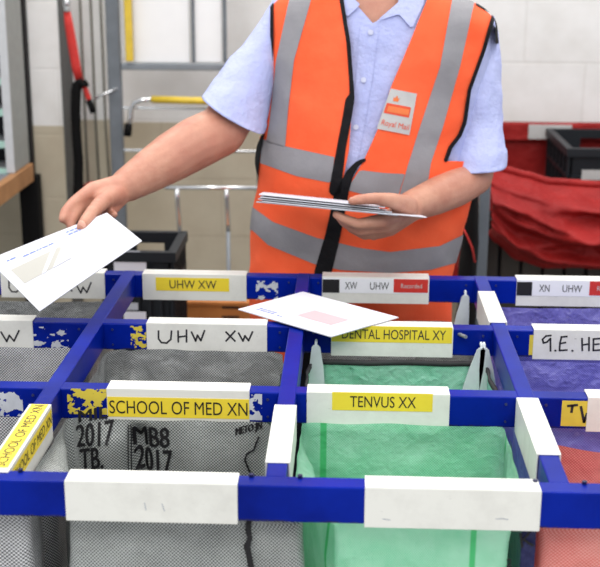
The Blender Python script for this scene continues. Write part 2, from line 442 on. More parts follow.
strip(D2, 322.5, 339.5, 279.6, 292.4, 'black', name='black_label', lift=.0012)
strip(D2, 393.5, 428.3, 279.6, 292.4, 'redlab', [('Recorded', 401, 422, .34, 'badge')], name='red_label', lift=.0012)
strip(D3, 516.5, 640, 282, 295.5, 'stripwhite', [('XN', 539, 549.5, .46, 'black'), ('UHW', 562.5, 582, .46, 'black')], lab='white strip printed XN UHW')
strip(D3, 516.5, 532.5, 282.1, 295.4, 'black', name='black_label', lift=.0012)
strip(D3, 589, 640, 282.1, 295.4, 'redlab', [('Recorded', 597, 621, .34, 'badge')], name='red_label', lift=.0012)
U = lambda x, y, w, h: [(x, y), (x, y+h*.65), (x+w*.22, y+h*.96), (x+w*.62, y+h), (x+w*.95, y+h*.7), (x+w, y)]
Hh = lambda x, y, w, h: [[(x, y), (x+.3, y+h)], [(x+w, y-1), (x+w, y+h)], [(x, y+h*.55), (x+w, y+h*.45)]]
Wv = lambda x, y, w, h: [(x, y), (x+w*.32, y+h), (x+w*.46, y+h*.35), (x+w*.72, y+h*.95), (x+w, y-h*.15)]
Xx = lambda x, y, w, h: [[(x, y), (x+w, y+h)], [(x+w, y-1), (x, y+h)]]
hand(C1, [U(158.5, 331, 13, 12)]+Hh(178, 331, 8.5, 11)+[Wv(191.5, 332, 13, 9)]+Xx(226, 332, 9, 9)+[Wv(238.5, 333, 14, 8)])
hand(C0, [U(-45, 331, 13, 12)]+Hh(-26, 331, 8, 11)+[Wv(1, 332, 18, 9.5)])
hand(D0, [U(9, 280, 12, 12)]+Hh(26, 280, 8, 11)+[Wv(40, 281, 12, 9)]+Xx(64, 282, 8, 9)+[Wv(76, 284, 15, 9)])
hand(C3, [[(551, 335.5), (546, 336), (542.5, 339.5), (543.5, 343), (547, 342), (550.5, 338.5), (550.5, 351)], [(555, 350.4), (555.8, 350.8)],
          [(567, 336.5), (561.5, 337), (560, 343), (559.5, 350.5), (567, 350)], [(560.5, 343.5), (565.5, 342.5)], [(572, 350.6), (572.8, 351)]]
     + Hh(582, 338.5, 7, 12)+[[(600, 338.5), (593.5, 339), (593.3, 350.5), (600, 350)], [(593.5, 344.5), (599, 344)]]
     + [[(604, 351), (608, 338.5), (612, 351)], [(605.5, 346), (610.5, 346)]], w=.0032)
# channels on the long beams
def lholder(i, ya, yb):
    x = LX[i+2]; mb = MB(); w = LW/2+.0032
    mb.box((x-w, ya, ZT), (x+w, yb, ZT+TH), 'white', .0009)
    for s in (-1, 1): mb.box((x+s*w, ya+.0004, ZT-BH-.003), (x+s*(w-.0025), yb-.0004, ZT+TH-.0003), 'white', .0008)
    return mb.build('label_holder', rack), x, w
LH1, lx1, lw1 = lholder(-1, atz(20, 472, ZT+TH).y, atz(45, 404, ZT+TH).y)
LH2, _, _ = lholder(0, atz(278, 462, ZT+TH).y, atz(284, 404.5, ZT+TH).y)
LH3, _, _ = lholder(1, atz(547, 454, ZT+TH).y, atz(528, 397.5, ZT+TH).y)
LH4, _, _ = lholder(1, atz(497, 322, ZT+TH).y, atz(484, 291, ZT+TH).y)
ya, yb = atz(20, 472, ZT+TH).y, atz(45, 404, ZT+TH).y
mb = MB(); z = ZT+TH+.0004; a, b = ya+.012, yb-.012
mb.quad([(lx1-.0125, a, z), (lx1+.0125, a, z), (lx1+.0125, yb-.002, z), (lx1-.0125, yb-.002, z)], 'yellow')
mb.text('SCHOOL OF MED XN', (lx1+.0075, a+.003, z+.0004), (0, 1, 0), (-1, 0, 0), 'ink', width=yb-a-.01, height=.014); mb.build('label_strip', LH1, label='yellow tape reading SCHOOL OF MED XN along the holder top')
mb = MB(); x = lx1+lw1+.0004
mb.quad([(x, a-.006, ZT-.030), (x, yb-.004, ZT-.030), (x, yb-.004, ZT-.003), (x, a-.006, ZT-.003)], 'yellow')
mb.text('SCHOOL OF MED XN', (x+.0004, a-.002, ZT-.0245), (0, 1, 0), (0, 0, 1), 'ink', width=yb-a-.006, height=.016); mb.build('label_strip', LH1, label='yellow tape reading SCHOOL OF MED XN along the holder side')
# scuffs drawn on two front holders
for (h, pts) in ((A1, [[(144.5, 503), (146, 510)], [(162, 504), (164.5, 511)]]), (A2, [[(496, 519), (503, 518.6), (508, 519.6)], [(383, 519), (390, 520)]])):
    mb = MB()
    for g in pts: mb.stroke([Vector((at(px, py, h[3]-.0003).x, h[3]-.0003, at(px, py, h[3]-.0003).z)) for px, py in g], .0012, 'paper2', (0, -1, 0))
    mb.build('scuff', h[0])
# torn stickers on the blue faces
def torn(j, p0, p1, q0, q1, key, thr, seed, sc=30, lab=None, words=None):
    y = ROWY[j]-.0006; a = at(p0, q1, y); b = at(p1, q0, y); n = 44; m_ = 26
    vs = []; d = []
    for i in range(m_+1):
        for k in range(n+1):
            p = Vector((a.x+(b.x-a.x)*k/n, y, a.z+(b.z-a.z)*i/m_)); vs.append(p)
            e = min(k, n-k, i, m_-i)
            d.append(noise.fractal(Vector((p.x*sc+seed, p.z*sc*1.5, seed*3.1)), .8, 2., 4)+thr if e else -.02+.0*thr if thr < .9 else .3)
    q = [[i*(n+1)+k, i*(n+1)+k+1, (i+1)*(n+1)+k+1, (i+1)*(n+1)+k] for i in range(m_) for k in range(n)]
    V, Fc = clip(vs, q, d); mb = MB(); mb.add(V, Fc, key)
    if words: mb.stroke([Vector((at(px, py, y-.0005).x, y-.0005, at(px, py, y-.0005).z)) for px, py in words[0]], .004, 'ink', (0, -1, 0)); \
        [mb.stroke([Vector((at(px, py, y-.0005).x, y-.0005, at(px, py, y-.0005).z)) for px, py in w], .004, 'ink', (0, -1, 0)) for w in words[1:]]
    mb.build('torn_sticker', rack, label=lab)
torn(1, 0, 22, 392, 416, 'tornw', .16, 3, 60, 'torn white sticker remains on blue beam')
torn(1, 68, 107, 389, 414, 'torny', .10, 11, 60, 'torn yellow sticker remains on blue beam')
torn(1, 249, 262, 394, 420, 'tornw', .12, 21, 60, 'torn white sticker remains on blue beam')
torn(1, 560.5, 588, 401, 426, 'torny', .95, 5, 60, 'yellow sticker with black marker letters', [[(568, 406), (577, 405)], [(572.5, 406), (571.5, 412)], [(581, 407), (584, 422)], [(584, 422), (587, 414)]])
torn(2, 33, 68, 327, 348, 'tornw', -.22, 8, 60, 'chips of white sticker on blue beam')
torn(2, 131, 146, 326, 348, 'torny', -.02, 31, 70, 'torn yellow sticker remains on blue beam')
torn(2, 528.5, 534, 335, 355, 'torny', .95, 2, 60, 'yellow sticker edge beside holder')
torn(3, 256, 278, 281, 300, 'tornw', -.02, 15, 70, 'torn white sticker remains on blue beam')

# ------------------------------------------------------------------ sacks
SACKS = {}
def sack(ci, rj, key, label, seed, drop=.045, hem=None, amp=.008, lx=(0, 0), bulge=.0, inset=.010, depth=.62, rimfn=None, fold=None, group=None, tabs=(), name='mail_sack', yin=None, H=52, xr=0, rc=.03):
    x0 = LX[ci+2]+LW/2+inset; x1 = LX[ci+3]-LW/2-inset-xr; y0 = ROWY[rj]+RW+.009; y1 = ROWY[rj+1]-.009
    if yin: y0 += yin[0]; y1 -= yin[1]
    root = empty(name, ((x0+x1)/2, (y0+y1)/2, ZT-depth), label, 'sack', group)
    segs = [((x0+rc, y1), (x1-rc, y1)), None, ((x1, y1-rc), (x1, y0+rc)), None, ((x1-rc, y0), (x0+rc, y0)), None, ((x0, y0+rc), (x0, y1-rc)), None]
    cs = [(x1-rc, y1-rc, PI/2), (x1-rc, y0+rc, 0), (x0+rc, y0+rc, -PI/2), (x0+rc, y1-rc, PI)]
    Lx, Ly, La = x1-x0-2*rc, y1-y0-2*rc, rc*PI/2; per = 2*(Lx+Ly)+4*La
    def base(s):
        s = s % per
        for k, L in enumerate((Lx, La, Ly, La, Lx, La, Ly, La)):
            if s <= L+1e-9:
                t = s/L
                if k % 2 == 0:
                    a, b = segs[k]; nx, ny = [(0, 1), (1, 0), (0, -1), (-1, 0)][k//2]
                    return a[0]+(b[0]-a[0])*t, a[1]+(b[1]-a[1])*t, nx, ny
                cx, cy, a0 = cs[k//2]; an = a0-t*PI/2
                return cx+rc*math.cos(an), cy+rc*math.sin(an), math.cos(an), math.sin(an)
            s -= L
        return base(0)
    def pt(s, d, off=0):
        """s metres round the mouth, d metres below the rack top, off = towards the inside"""
        x, y, nx, ny = base(s); q = max(0, min(1, (d-.055)/.020)); q = q*q*(3-2*q)
        w = noise.fractal(Vector((x*6+seed, y*6, d*5+seed)), 1, 2, 4)*amp*min(1, .25+(d-drop)*9)
        w += noise.noise(Vector((x*22+seed*2, y*22, d*16)))*amp*.35
        if fold: w += fold(s, d)
        g = bulge*math.sin(min(1, max(0, (d-.05)/.5))*PI)
        u = (x-x0)/(x1-x0)
        x += (lx[0]*(1-u)+lx[1]*u)*q*max(0, min(1, (y1-y)/(y1-y0)*1.3-.1))
        tp = 1-.10*max(0, (d-.35)/.3)
        xc, yc = (x0+x1)/2, (y0+y1)/2
        return Vector((xc+(x+nx*(w+g)-nx*off-xc)*tp, yc+(y+ny*(w+g)-ny*off-yc)*tp, ZT-d))
    rim = rimfn or (lambda s: drop)
    N = 150; mb = MB(); vs = []; mb.uv = {}
    for i in range(H+1):
        t = (i/H)**1.5
        for k in range(N):
            s = per*k/N; r = rim(s)+.0025*noise.noise(Vector((s*14, seed, 0))); d = r+(depth-r)*t
            mb.uv[len(vs)] = (s, d); vs.append(pt(s, d))
    fs = [[i*N+k, (i+1)*N+k, (i+1)*N+(k+1) % N, i*N+(k+1) % N] for i in range(H) for k in range(N)]
    fs.append([H*N+k for k in range(N)])
    mb.add(vs, fs, key); body = mb.build('sack_body', root, True)
    if hem:
        hb = MB(); vs = []
        for k in range(N):
            s = per*k/N; r = rim(s)+.0025*noise.noise(Vector((s*14, seed, 0)))
            vs += [pt(s, r-.002, .0022), pt(s, r+.007, .0022), pt(s, r+.007, -.0022), pt(s, r-.002, -.0022)]
        hb.add(vs, [[4*k+a, 4*k+(a+1) % 4, 4*((k+1) % N)+(a+1) % 4, 4*((k+1) % N)+a] for k in range(N) for a in range(4)], hem)
        hb.build('hem', root, True)
    for (cx, cy, lean, zl, xo) in tabs:      # cx,cy in -1/1 corner; tapering plastic hanger from beam to rim
        X = ((x1-.010) if cx > 0 else (x0+.012))+xo; Y = (y1-.022) if cy > 0 else (y0+.02)
        tb = MB(); zt = ZT-.024; prof = [(.0040, 0), (.0075, .004), (.0085, .012), (.0125, .040), (.0165, zl)]
        vs = []
        for hw, d in prof:
            xx = X-cx*lean*d; 
            vs += [(xx-hw, Y-.0016, zt-d), (xx+hw, Y-.0016, zt-d), (xx+hw, Y+.0016, zt-d), (xx-hw, Y+.0016, zt-d)]
        n = len(prof); fs = [[4*i+a, 4*i+(a+1) % 4, 4*i+4+(a+1) % 4, 4*i+4+a] for i in range(n-1) for a in range(4)]+[[3, 2, 1, 0], [4*n-4, 4*n-3, 4*n-2, 4*n-1]]
        tb.add(vs, fs, 'hook')
        tb.tube([(X, Y, zt-.003), (X, Y+.004, zt+.004), (X, Y+.012, zt+.005), (X, Y+.02, zt)], .0025, 'hook', 8)
        tb.build('hanger_hook', root)
    SACKS[(ci, rj)] = dict(root=root, pt=pt, x0=x0, x1=x1, y1=y1, rc=rc, per=per, Lx=Lx, Ly=Ly, La=La)
    return root
GS = 'grey mesh mail sacks'
def fold_print(s, d): # soft vertical fold in the back wall of the printed sack
    k = min(1, max(0, (d-.05)/.03)); return k*(.024*math.exp(-((s-.093)/.013)**2)-.012*math.exp(-((s-.045)/.03)**2)) if s < .2 else 0
sack(-2, 0, 'grey', 'grey mesh sack in the front left corner, beside the sack printed MB8 2017', 1.3, lx=(0, .058), bulge=.003, group=GS, amp=.006, rc=.012)
sack(-1, 0, 'greyt', 'grey mesh sack with black print MB8 2017, behind the front beam', 2.2, lx=(.060, .056), bulge=.003, fold=fold_print, group=GS, amp=.008, rc=.016)
sack(0, 0, 'green', 'pale green woven sack in the front row under the TENVUS XX label', 3.7, lx=(.052, -.020), bulge=.0, amp=.008, inset=.008, xr=.012, rc=.014)
sr = SACKS[(0, 0)]
Zp = ZT-at(575, 445, 1.66).z
def pinkrim(s):
    Lx = .26; b = math.exp(-((s-.13)/.12)**2)
    if s < .30: return .068+.020*b
    if s > 1.13: return .058
    return .05
sack(1, 0, 'pink', 'pink woven sack at the front right, its rear edge sagging', 4.1, rimfn=pinkrim, lx=(-.042, 0), rc=.014, bulge=.003, amp=.008)
sack(-2, 1, 'grey', 'grey mesh sack at the left edge, under the W handwritten on its holder', 5.5, group=GS, bulge=.004)
sack(-1, 1, 'greyd', 'crinkled dark grey mesh sack below the handwritten UHW XW holder', 6.1, group=GS, amp=.016, bulge=.006, fold=lambda s, d: -.012*math.exp(-((s-.012)/.010)**2))
sack(0, 1, 'green2', 'bright green woven sack with dark hem below the DENTAL HOSPITAL XY label', 7.4, drop=.060, hem='hem', amp=.012, tabs=((-1, 1, .02, .1, 0), (1, 1, .20, .1, -.002), (1, 1, -.12, .1, .003)))
sack(1, 1, 'purple', 'purple woven sack below the handwritten G.E. HEA holder', 8.8, amp=.013, bulge=.004, drop=.055)
sack(-2, 2, 'greyd', 'crumpled grey sack in the rear row at left, beneath the held envelope', 9.3, drop=.058, group=GS, amp=.02)
sack(0, 2, 'greyd', 'grey sack in the rear row, low between the vest and the DENTAL HOSPITAL XY label', 10.6, drop=.088, group=GS, amp=.014, tabs=((1, 1, .10, .08, 0),))
sack(1, 2, 'purple', 'purple woven sack in the rear row below the XN UHW label', 11.2, drop=.055, amp=.014)
# print on the sacks
def sprint(cell, words, name='black_print'):
    S = SACKS[cell]; mb = MB()
    for (t, p0, p1, q0, q1, sk) in words:
        a = at(p0, q1, S['y1']); b = at(p1, q0, S['y1'])
        vs, fs, w, h = textgeo(t); P = []
        for x, y in vs:
            X = a.x+(b.x-a.x)*x/w; Z = a.z+(b.z-a.z)*y/h+sk*(x/w-.5)*.02
            P.append(S['pt']((X-S['x0']-S['rc']) % S['per'], ZT-Z, .0028))
        mb.add(P, fs, 'black')
        # thicken the strokes
        mb.add([p+Vector((.0009, -.0002, .0004)) for p in P], fs, 'black')
        mb.add([p+Vector((-.0007, -.0001, -.0005)) for p in P], fs, 'black')
    return mb.build(name, S['root'], label='black printed lettering')
sprint((-1, 0), [('MB8', 133, 169, 427, 447, .1), ('2017', 134, 172, 450, 473, .1), ('MIL', 79, 108, 408, 419, .5), ('2017', 77, 114, 422, 443, .6), ('TB.', 81, 104, 446, 467, .5), ('METO JN', 236, 262, 424, 433, .6)])
S = SACKS[(-1, 0)]; mb = MB()
def onback(px, py, off=.003): 
    a = at(px, py, S['y1']); return S['pt']((a.x-S['x0']-S['rc']) % S['per'], ZT-a.z, off)
for px in (128.5, 131):
    mb.tube([onback(px, 424+6*k) for k in range(9)], .0008, 'black', 6)
mb.build('seam', S['root'], True)
mb = MB(); mb.tube([onback(*p) for p in ((259, 436), (256, 443), (254, 449), (247, 453), (245, 459), (248, 467), (252, 476))], .0014, 'black', 7); mb.build('loose_thread', S['root'], True)
mb = MB(); fy = ROWY[0]+RW-.001
mb.tube([(at(x, y, fy).x, fy+.001*math.sin(y), at(x, y, fy).z) for x, y in ((249, 521), (248, 530), (250, 538), (247, 546), (249, 556), (251, 567), (252, 585))], [.0035, .004, .0032, .0045, .0038, .004, .004], 'black', 8, .3, Vector((0, 1, 0)))
mb.build('tie_tape', S['root'], True, label='dark tape hanging down the sack front')
# helper for points on the front of a sack
def frontp(S, px, py, off=-.002):
    a = at(px, py, ROWY[0]+RW+.009); s = S['Lx']+2*S['La']+S['Ly']+(S['x1']-S['rc']-a.x)
    return a
# navy sack hanging folded flat between the green and the pink one
root = empty('mail_sack', (LX[3]-.013, Y0+.17, .43), 'navy blue sack hanging folded flat between the green and pink sacks', 'sack')
mb = MB(); vs = []; n = 30; H = 30; mb.uv = {}
for i in range(H+1):
    for k in range(n+1):
        t = k/n; d = .058+.5*i/H
        # runs along the bar from the front to the back, front edge turned outwards
        xx = LX[3]-.042+.019*t+.004*noise.noise(Vector((t*4, d*9, 3)))
        mb.uv[len(vs)] = (t*.3, d); vs.append((xx, Y0+RW+.004+t*.27, ZT-d))
for i in range(H+1):
    for k in range(9):
        d = .058+.5*i/H; t = k/8
        mb.uv[len(vs)] = (t*.03, d); vs.append((LX[3]-.042+.018*t, Y0+RW+.004+.001*math.sin(t*9+d*20), ZT-d))
fs = [[i*(n+1)+k, (i+1)*(n+1)+k, (i+1)*(n+1)+k+1, i*(n+1)+k+1] for i in range(H) for k in range(n)]
o2 = (H+1)*(n+1); fs += [[o2+i*9+k, o2+i*9+k+1, o2+(i+1)*9+k+1, o2+(i+1)*9+k] for i in range(H) for k in range(8)]
mb.add(vs, fs, 'navy'); mb.build('sack_body', root, True)
mb = MB(); a = at(521, 548, Y0+RW+.001); mb.text('K', (a.x, Y0+RW+.0012, a.z), (1, 0, .2), (-.15, 0, 1), 'black', height=.021)
mb.build('black_print', root, label='black printed letter')
S = SACKS[(0, 0)]; mb = MB(); a = at(506, 567, Y0+RW-.004); mb.text('2', (a.x, a.y, a.z), (1, 0, 0), (0, 0, 1), 'black', height=.012)
mb.build('black_print', S['root'], label='black printed digit')

# ------------------------------------------------------------------ letters
def sheet(name, corners, thick, key, label, cat='envelope', group=None, n=14, bend=0., pieces=(), single=True):
    """corners TL TR BR BL; pieces: (u0,u1,v0,v1,material) printed areas or (text, u, v, width, height)"""
    TL, TR, BR, BL = [Vector(c) for c in corners]
    nr = (TR-TL).cross(BL-TL).normalized(); nr = nr if nr.dot(CAM-TL) > 0 else -nr
    def P(u, v, o=0):
        p = TL.lerp(TR, u).lerp(BL.lerp(BR, u), v)
        return p+nr*(o+bend*(math.sin(PI*u)*.6+math.sin(PI*v)*.4))
    mb = MB(); vs = [P(k/n, i/n, thick/2) for i in range(n+1) for k in range(n+1)]+[P(k/n, i/n, -thick/2) for i in range(n+1) for k in range(n+1)]
    q = [[i*(n+1)+k, (i+1)*(n+1)+k, (i+1)*(n+1)+k+1, i*(n+1)+k+1] for i in range(n) for k in range(n)]; o = (n+1)**2
    fs = q+[[a+o for a in f[::-1]] for f in q]
    bd = [k for k in range(n+1)]+[i*(n+1)+n for i in range(1, n+1)]+[n*(n+1)+k for k in range(n-1, -1, -1)]+[i*(n+1) for i in range(n-1, 0, -1)]
    fs += [[a, b, b+o, a+o] for a, b in zip(bd, bd[1:]+bd[:1])]
    mb.add(vs, fs, key); ob = tag(mb.build(name, None, True, angle=40), label, cat, group)
    for pc in pieces:
        nm = pc[0]; b2 = MB()
        if pc[1] == 'rect':
            u0, u1, v0, v1, k = pc[2:]; mm = 8
            b2.add([P(u0+(u1-u0)*i/mm, v0+(v1-v0)*j/mm, thick/2+.0004) for j in range(mm+1) for i in range(mm+1)],
                   [[j*(mm+1)+i, (j+1)*(mm+1)+i, (j+1)*(mm+1)+i+1, j*(mm+1)+i+1] for j in range(mm) for i in range(mm)], k)
        elif pc[1] == 'poly':
            b2.add([P(u, v, thick/2+.0013) for u, v in pc[2]], [list(range(len(pc[2])))], pc[3])
        else:   # short printed lines
            for (u0, u1, v) in pc[2]:
                b2.add([P(u0, v, thick/2+.0005), P(u1, v, thick/2+.0005), P(u1, v+pc[4], thick/2+.0005), P(u0, v+pc[4], thick/2+.0005)], [[0, 1, 2, 3]], pc[3])
        b2.build(nm, ob)
    return ob
def lines(n, u0, u1, v0, dv, rnd):
    r = random.Random(rnd); out = []
    for k in range(n):
        u = u0
        while u < u1-.02:
            w = r.uniform(.015, .05); out.append((u, min(u+w, u1), v0+dv*k)); u += w+.008
    return out
held = [at(-12, 260, 2.05), at(107, 213, 2.17), at(142, 241, 2.06), at(39.5, 311.5, 1.94)]
sheet('envelope', held, .0016, 'paper', 'white window envelope held out in the hand at the left', bend=.0015, pieces=[
    ('address_window', 'rect', .07, .49, .29, .57, 'greywin'),
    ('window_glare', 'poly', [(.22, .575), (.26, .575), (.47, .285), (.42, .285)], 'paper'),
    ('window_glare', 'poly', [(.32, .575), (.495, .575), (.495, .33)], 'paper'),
    ('blue_print', 'lines', lines(1, .10, .20, .13, .05, 1)+lines(1, .22, .50, .17, .05, 2), 'blueink', .022),
    ('return_address', 'lines', lines(2, .62, .74, .07, .06, 3), 'blueink', .03)])
lay = [atz(303, 292, .9848), atz(398.5, 317.5, .9848), atz(331, 337, .9848), atz(238, 309.5, .9848)]
sheet('envelope', lay, .0018, 'paper', 'white envelope lying flat across the blue rack in front of the vest', pieces=[
    ('pink_panel', 'rect', .44, .80, .45, .72, 'pinkink'),
    ('blue_print', 'lines', lines(2, .10, .30, .80, .05, 5)+lines(1, .34, .40, .86, .05, 7), 'blueink', .02)])
# bundle in the other hand: fanned, almost edge on
def flatletter(l0, l1, Yn, dep, z_off, key, label, yaw=0., slope=.150, n=0):
    a = at(l0[0], l0[1], Yn); b = at(l1[0], l1[1], Yn-.004)
    v = Vector((yaw, 1, -slope)).normalized()*dep
    return sheet('letter', [a+v, b+v, b, a], .0016, key, label, 'letter', 'letters in the bundle held before the vest', n=6)
flatletter((256, 202), (398, 215.5), 2.270, .13, 0, 'paper2', 'lowest letter of the bundle, pale grey, held before the vest', .05, .190)
flatletter((262, 201.5), (427, 217.5), 2.268, .12, 0, 'paper', 'long white letter of the bundle reaching furthest right, held before the vest', -.05, .186)
flatletter((258, 199), (392, 212.5), 2.272, .13, 0, 'paper2', 'middle grey letter of the bundle held before the vest', .02, .181)
flatletter((260, 197), (380, 209), 2.274, .13, 0, 'paper', 'second letter from the top of the bundle held before the vest', -.02, .177)
flatletter((259, 194.5), (385, 207.5), 2.276, .13, 0, 'paper', 'topmost white letter of the bundle, under the thumb', .0, .172)

# ------------------------------------------------------------------ person
YT = 2.60
RINGS = [(420, 256, 450, .120), (345, 252, 450, .124), (275, 250.5, 453.5, .130), (235, 251.5, 463, .133), (200, 252.5, 470, .135), (165, 257, 476, .135), (135, 262, 481, .133), (80, 267, 492, .128), (45, 268, 498, .122),
         (22, 268, 498, .116), (8, 271, 486, .108), (-4, 282, 463, .099), (-14, 312, 439, .087), (-24, 342, 420, .076), (-40, 348, 416, .07)]
RR = []
for py, l, r, b in RINGS:
    a = at(l, py, YT); c = at(r, py, YT); RR.append(((a.x+c.x)/2, (c.x-a.x)/2, b, (a.z+c.z)/2))
def cr(p0, p1, p2, p3, t):
    return .5*((2*p1)+(-p0+p2)*t+(2*p0-5*p1+4*p2-p3)*t*t+(-p0+3*p1-3*p2+p3)*t**3)
def torso(t, ph, off=0., wr=0.):
    """t in 0..len-1 ring parameter; ph angle (-pi/2 = front)"""
    i = min(int(t), len(RR)-2); f = t-i; g = lambda k: RR[max(0, min(len(RR)-1, k))]
    cx, a, b, z = [cr(g(i-1)[q], g(i)[q], g(i+1)[q], g(i+2)[q], f) for q in range(4)]
    a += off; b += off; e = .82
    c, s = math.cos(ph), math.sin(ph)
    x = cx+a*math.copysign(abs(c)**e, c); y = YT+b*math.copysign(abs(s)**e, s)
    if wr:
        w = noise.fractal(Vector((x*5, y*5, z*6)), 1, 2, 3)*wr
        x += w*c; y += w*s
    return Vector((x, y, z))
man = empty('person', (at(355, 345, YT).x, YT, 0), 'person in a pale blue shirt and orange hi-vis vest sorting letters into sacks', 'person')

# body: one continuous surface
bd = MB()
K = len(RR)-1
N = 40; rows = [k*K/36 for k in range(37)]; vs = []
for t in rows:
    for j in range(N): vs.append(torso(t, 2*PI*j/N, -.030))
fs = [[i*N+j, i*N+(j+1) % N, (i+1)*N+(j+1) % N, (i+1)*N+j] for i in range(len(rows)-1) for j in range(N)]+[list(range(N))[::-1], [(len(rows)-1)*N+j for j in range(N)]]
bd.add(vs, fs, 'skin')
P = lambda px, py, Y: at(px, py, Y)
def chain(*pts):
    for a, b in zip(pts, pts[1:]): bd.capsule(P(*a[:3]), P(*b[:3]), a[3], b[3])
nk = P(378, -8, 2.60)
bd.capsule(nk+Vector((0, .02, -.06)), nk+Vector((0, -.01, .11)), .064, .058)
hc = nk+Vector((0, -.03, .215))
bd.ellipsoid(hc, (.074, .093, .108), 'skin'); bd.ellipsoid(hc+Vector((0, -.022, -.065)), (.056, .066, .055), 'skin')
bd.capsule(hc+Vector((0, -.092, .012)), hc+Vector((0, -.112, -.028)), .009, .014); bd.ellipsoid(hc+Vector((0, -.085, .04)), (.05, .018, .012), 'skin')
for s in (-1, 1):
    bd.ellipsoid(hc+Vector((s*.076, .008, -.01)), (.008, .018, .031), 'skin'); bd.ellipsoid(hc+Vector((s*.04, -.066, -.03)), (.022, .022, .02), 'skin')
bd.ellipsoid(hc+Vector((0, -.083, -.062)), (.026, .014, .007), 'skin'); bd.ellipsoid(hc+Vector((0, -.08, -.095)), (.022, .02, .018), 'skin')
# right arm (left in the picture)
chain((290, 32, 2.63, .052), (251, 84, 2.58, .046), (221, 131, 2.50, .053)); chain((221, 131, 2.50, .0535), (196, 143, 2.452, .0545), (172, 157, 2.42, .051), (148, 172, 2.375, .043), (127, 185, 2.335, .0345))
# right hand
for q in ((93, 190, 2.245, .0165), (98, 198, 2.26, .016), (105, 205, 2.27, .015), (113, 208, 2.28, .0135)): chain((122, 188, 2.325, .029), q)
chain((93, 190, 2.245, .0165), (74, 202, 2.205, .0115), (65, 212, 2.18, .0102), (62.5, 219, 2.165, .0088))
chain((98, 198, 2.26, .016), (80, 206, 2.215, .0118), (72, 219, 2.18, .0105), (71, 227, 2.168, .009))
chain((105, 205, 2.27, .015), (92, 213, 2.235, .0115), (86, 224, 2.20, .010), (84, 231, 2.19, .009))
chain((113, 208, 2.28, .0135), (110, 212, 2.25, .0098), (112, 214.5, 2.232, .009), (114, 214.5, 2.222, .008))
chain((119, 193, 2.305, .022), (104, 200, 2.22, .0165), (91.5, 213, 2.165, .0128), (84, 223, 2.137, .0112), (81, 227.5, 2.128, .0098))
# left arm
chain((462, 30, 2.63, .052), (473, 100, 2.62, .048), (474, 172, 2.57, .043)); chain((473, 176, 2.565, .0435), (456, 187, 2.51, .0425), (434, 197, 2.452, .0385), (411, 206, 2.395, .0315))
for q in ((382, 221, 2.315, .0155), (385, 226, 2.335, .0155), (388, 229, 2.355, .0145), (391, 230, 2.375, .013)): chain((410, 210, 2.38, .026), q)
chain((382, 221, 2.315, .0155), (358, 224, 2.295, .0108), (343, 218.5, 2.288, .0098), (336, 214.5, 2.285, .0085))
chain((385, 226, 2.335, .0155), (360, 230.5, 2.318, .0112), (345, 223, 2.308, .010), (339, 217, 2.302, .0085))
chain((388, 229, 2.355, .0145), (365, 235, 2.342, .0108), (351, 228, 2.33, .0098), (345, 221, 2.325, .0085))
chain((391, 230, 2.375, .013), (373, 236, 2.365, .0096), (361, 231, 2.355, .0088), (356, 225, 2.35, .008))
chain((408, 206, 2.35, .021), (392, 200.5, 2.30, .0155), (374, 198.5, 2.272, .0122), (360, 199.5, 2.262, .0108), (352, 201, 2.258, .0092))
# legs
hipx = RR[1][0]
for s in (-1, 1):
    bd.capsule((hipx+s*.10, YT, .92), (hipx+s*.115, YT+.005, .50), .088, .056); bd.capsule((hipx+s*.115, YT+.005, .50), (hipx+s*.12, YT+.03, .09), .056, .040)
    bd.capsule((hipx+s*.12, YT+.02, .05), (hipx+s*.14, YT-.14, .035), .036, .028)
bd.capsule((hipx-.06, YT, .93), (hipx+.06, YT, .93), .115, .115)
def remesh(mb, vox, sm):
    me = bpy.data.meshes.new('b'); me.from_pydata(mb.v, [], mb.f); me.update()
    ob = bpy.data.objects.new('b', me); COL.objects.link(ob)
    r = ob.modifiers.new('r', 'REMESH'); r.mode = 'VOXEL'; r.voxel_size = vox; r.use_smooth_shade = True
    s = ob.modifiers.new('s', 'SMOOTH'); s.factor = .5; s.iterations = sm
    dg = bpy.context.evaluated_depsgraph_get(); dg.update()
    out = bpy.data.meshes.new_from_object(ob.evaluated_get(dg)); bpy.data.objects.remove(ob); return out
me = remesh(bd, .0042, 5); me.name = 'body'; me.materials.clear(); me.materials.append(M['skin'])
me.polygons.foreach_set('use_smooth', [True]*len(me.polygons))
body = bpy.data.objects.new('body', me); COL.objects.link(body); body.parent = man; body.matrix_parent_inverse = Matrix.Translation(man.location).inverted()
mb = MB(); nl = P(82, 224.5, 2.124); mb.ellipsoid(nl, (.0065, .003, .008), 'nail', 14, Matrix.Rotation(-.5, 3, 'Y')); mb.build('thumb_nail', body, True)
for s in (-1, 1):
    mb = MB(); e = hc+Vector((s*.031, -.081, .014)); mb.ellipsoid(e, (.013, .011, .009), 'eye', 14); mb.ellipsoid(e+Vector((0, -.009, 0)), (.0055, .004, .0055), 'iris', 10); mb.build('eye', body, True)
mb = MB(); bm = bmesh.new(); bmesh.ops.create_uvsphere(bm, u_segments=28, v_segments=20, radius=1)
for v in bm.verts: v.co = Vector((v.co.x*.080, v.co.y*.099, v.co.z*.114))*(1+.03*noise.noise(v.co*9))+Vector((0, .006, .006))
bmesh.ops.delete(bm, geom=[v for v in bm.verts if (v.co.y < -.055 and v.co.z < .065) or v.co.z < -.06 or (v.co.y < 0 and v.co.z < 0)], context='VERTS')
for v in bm.verts: v.co += hc
mb.bm(bm, 'hair'); hr = mb.build('hair', man, True)

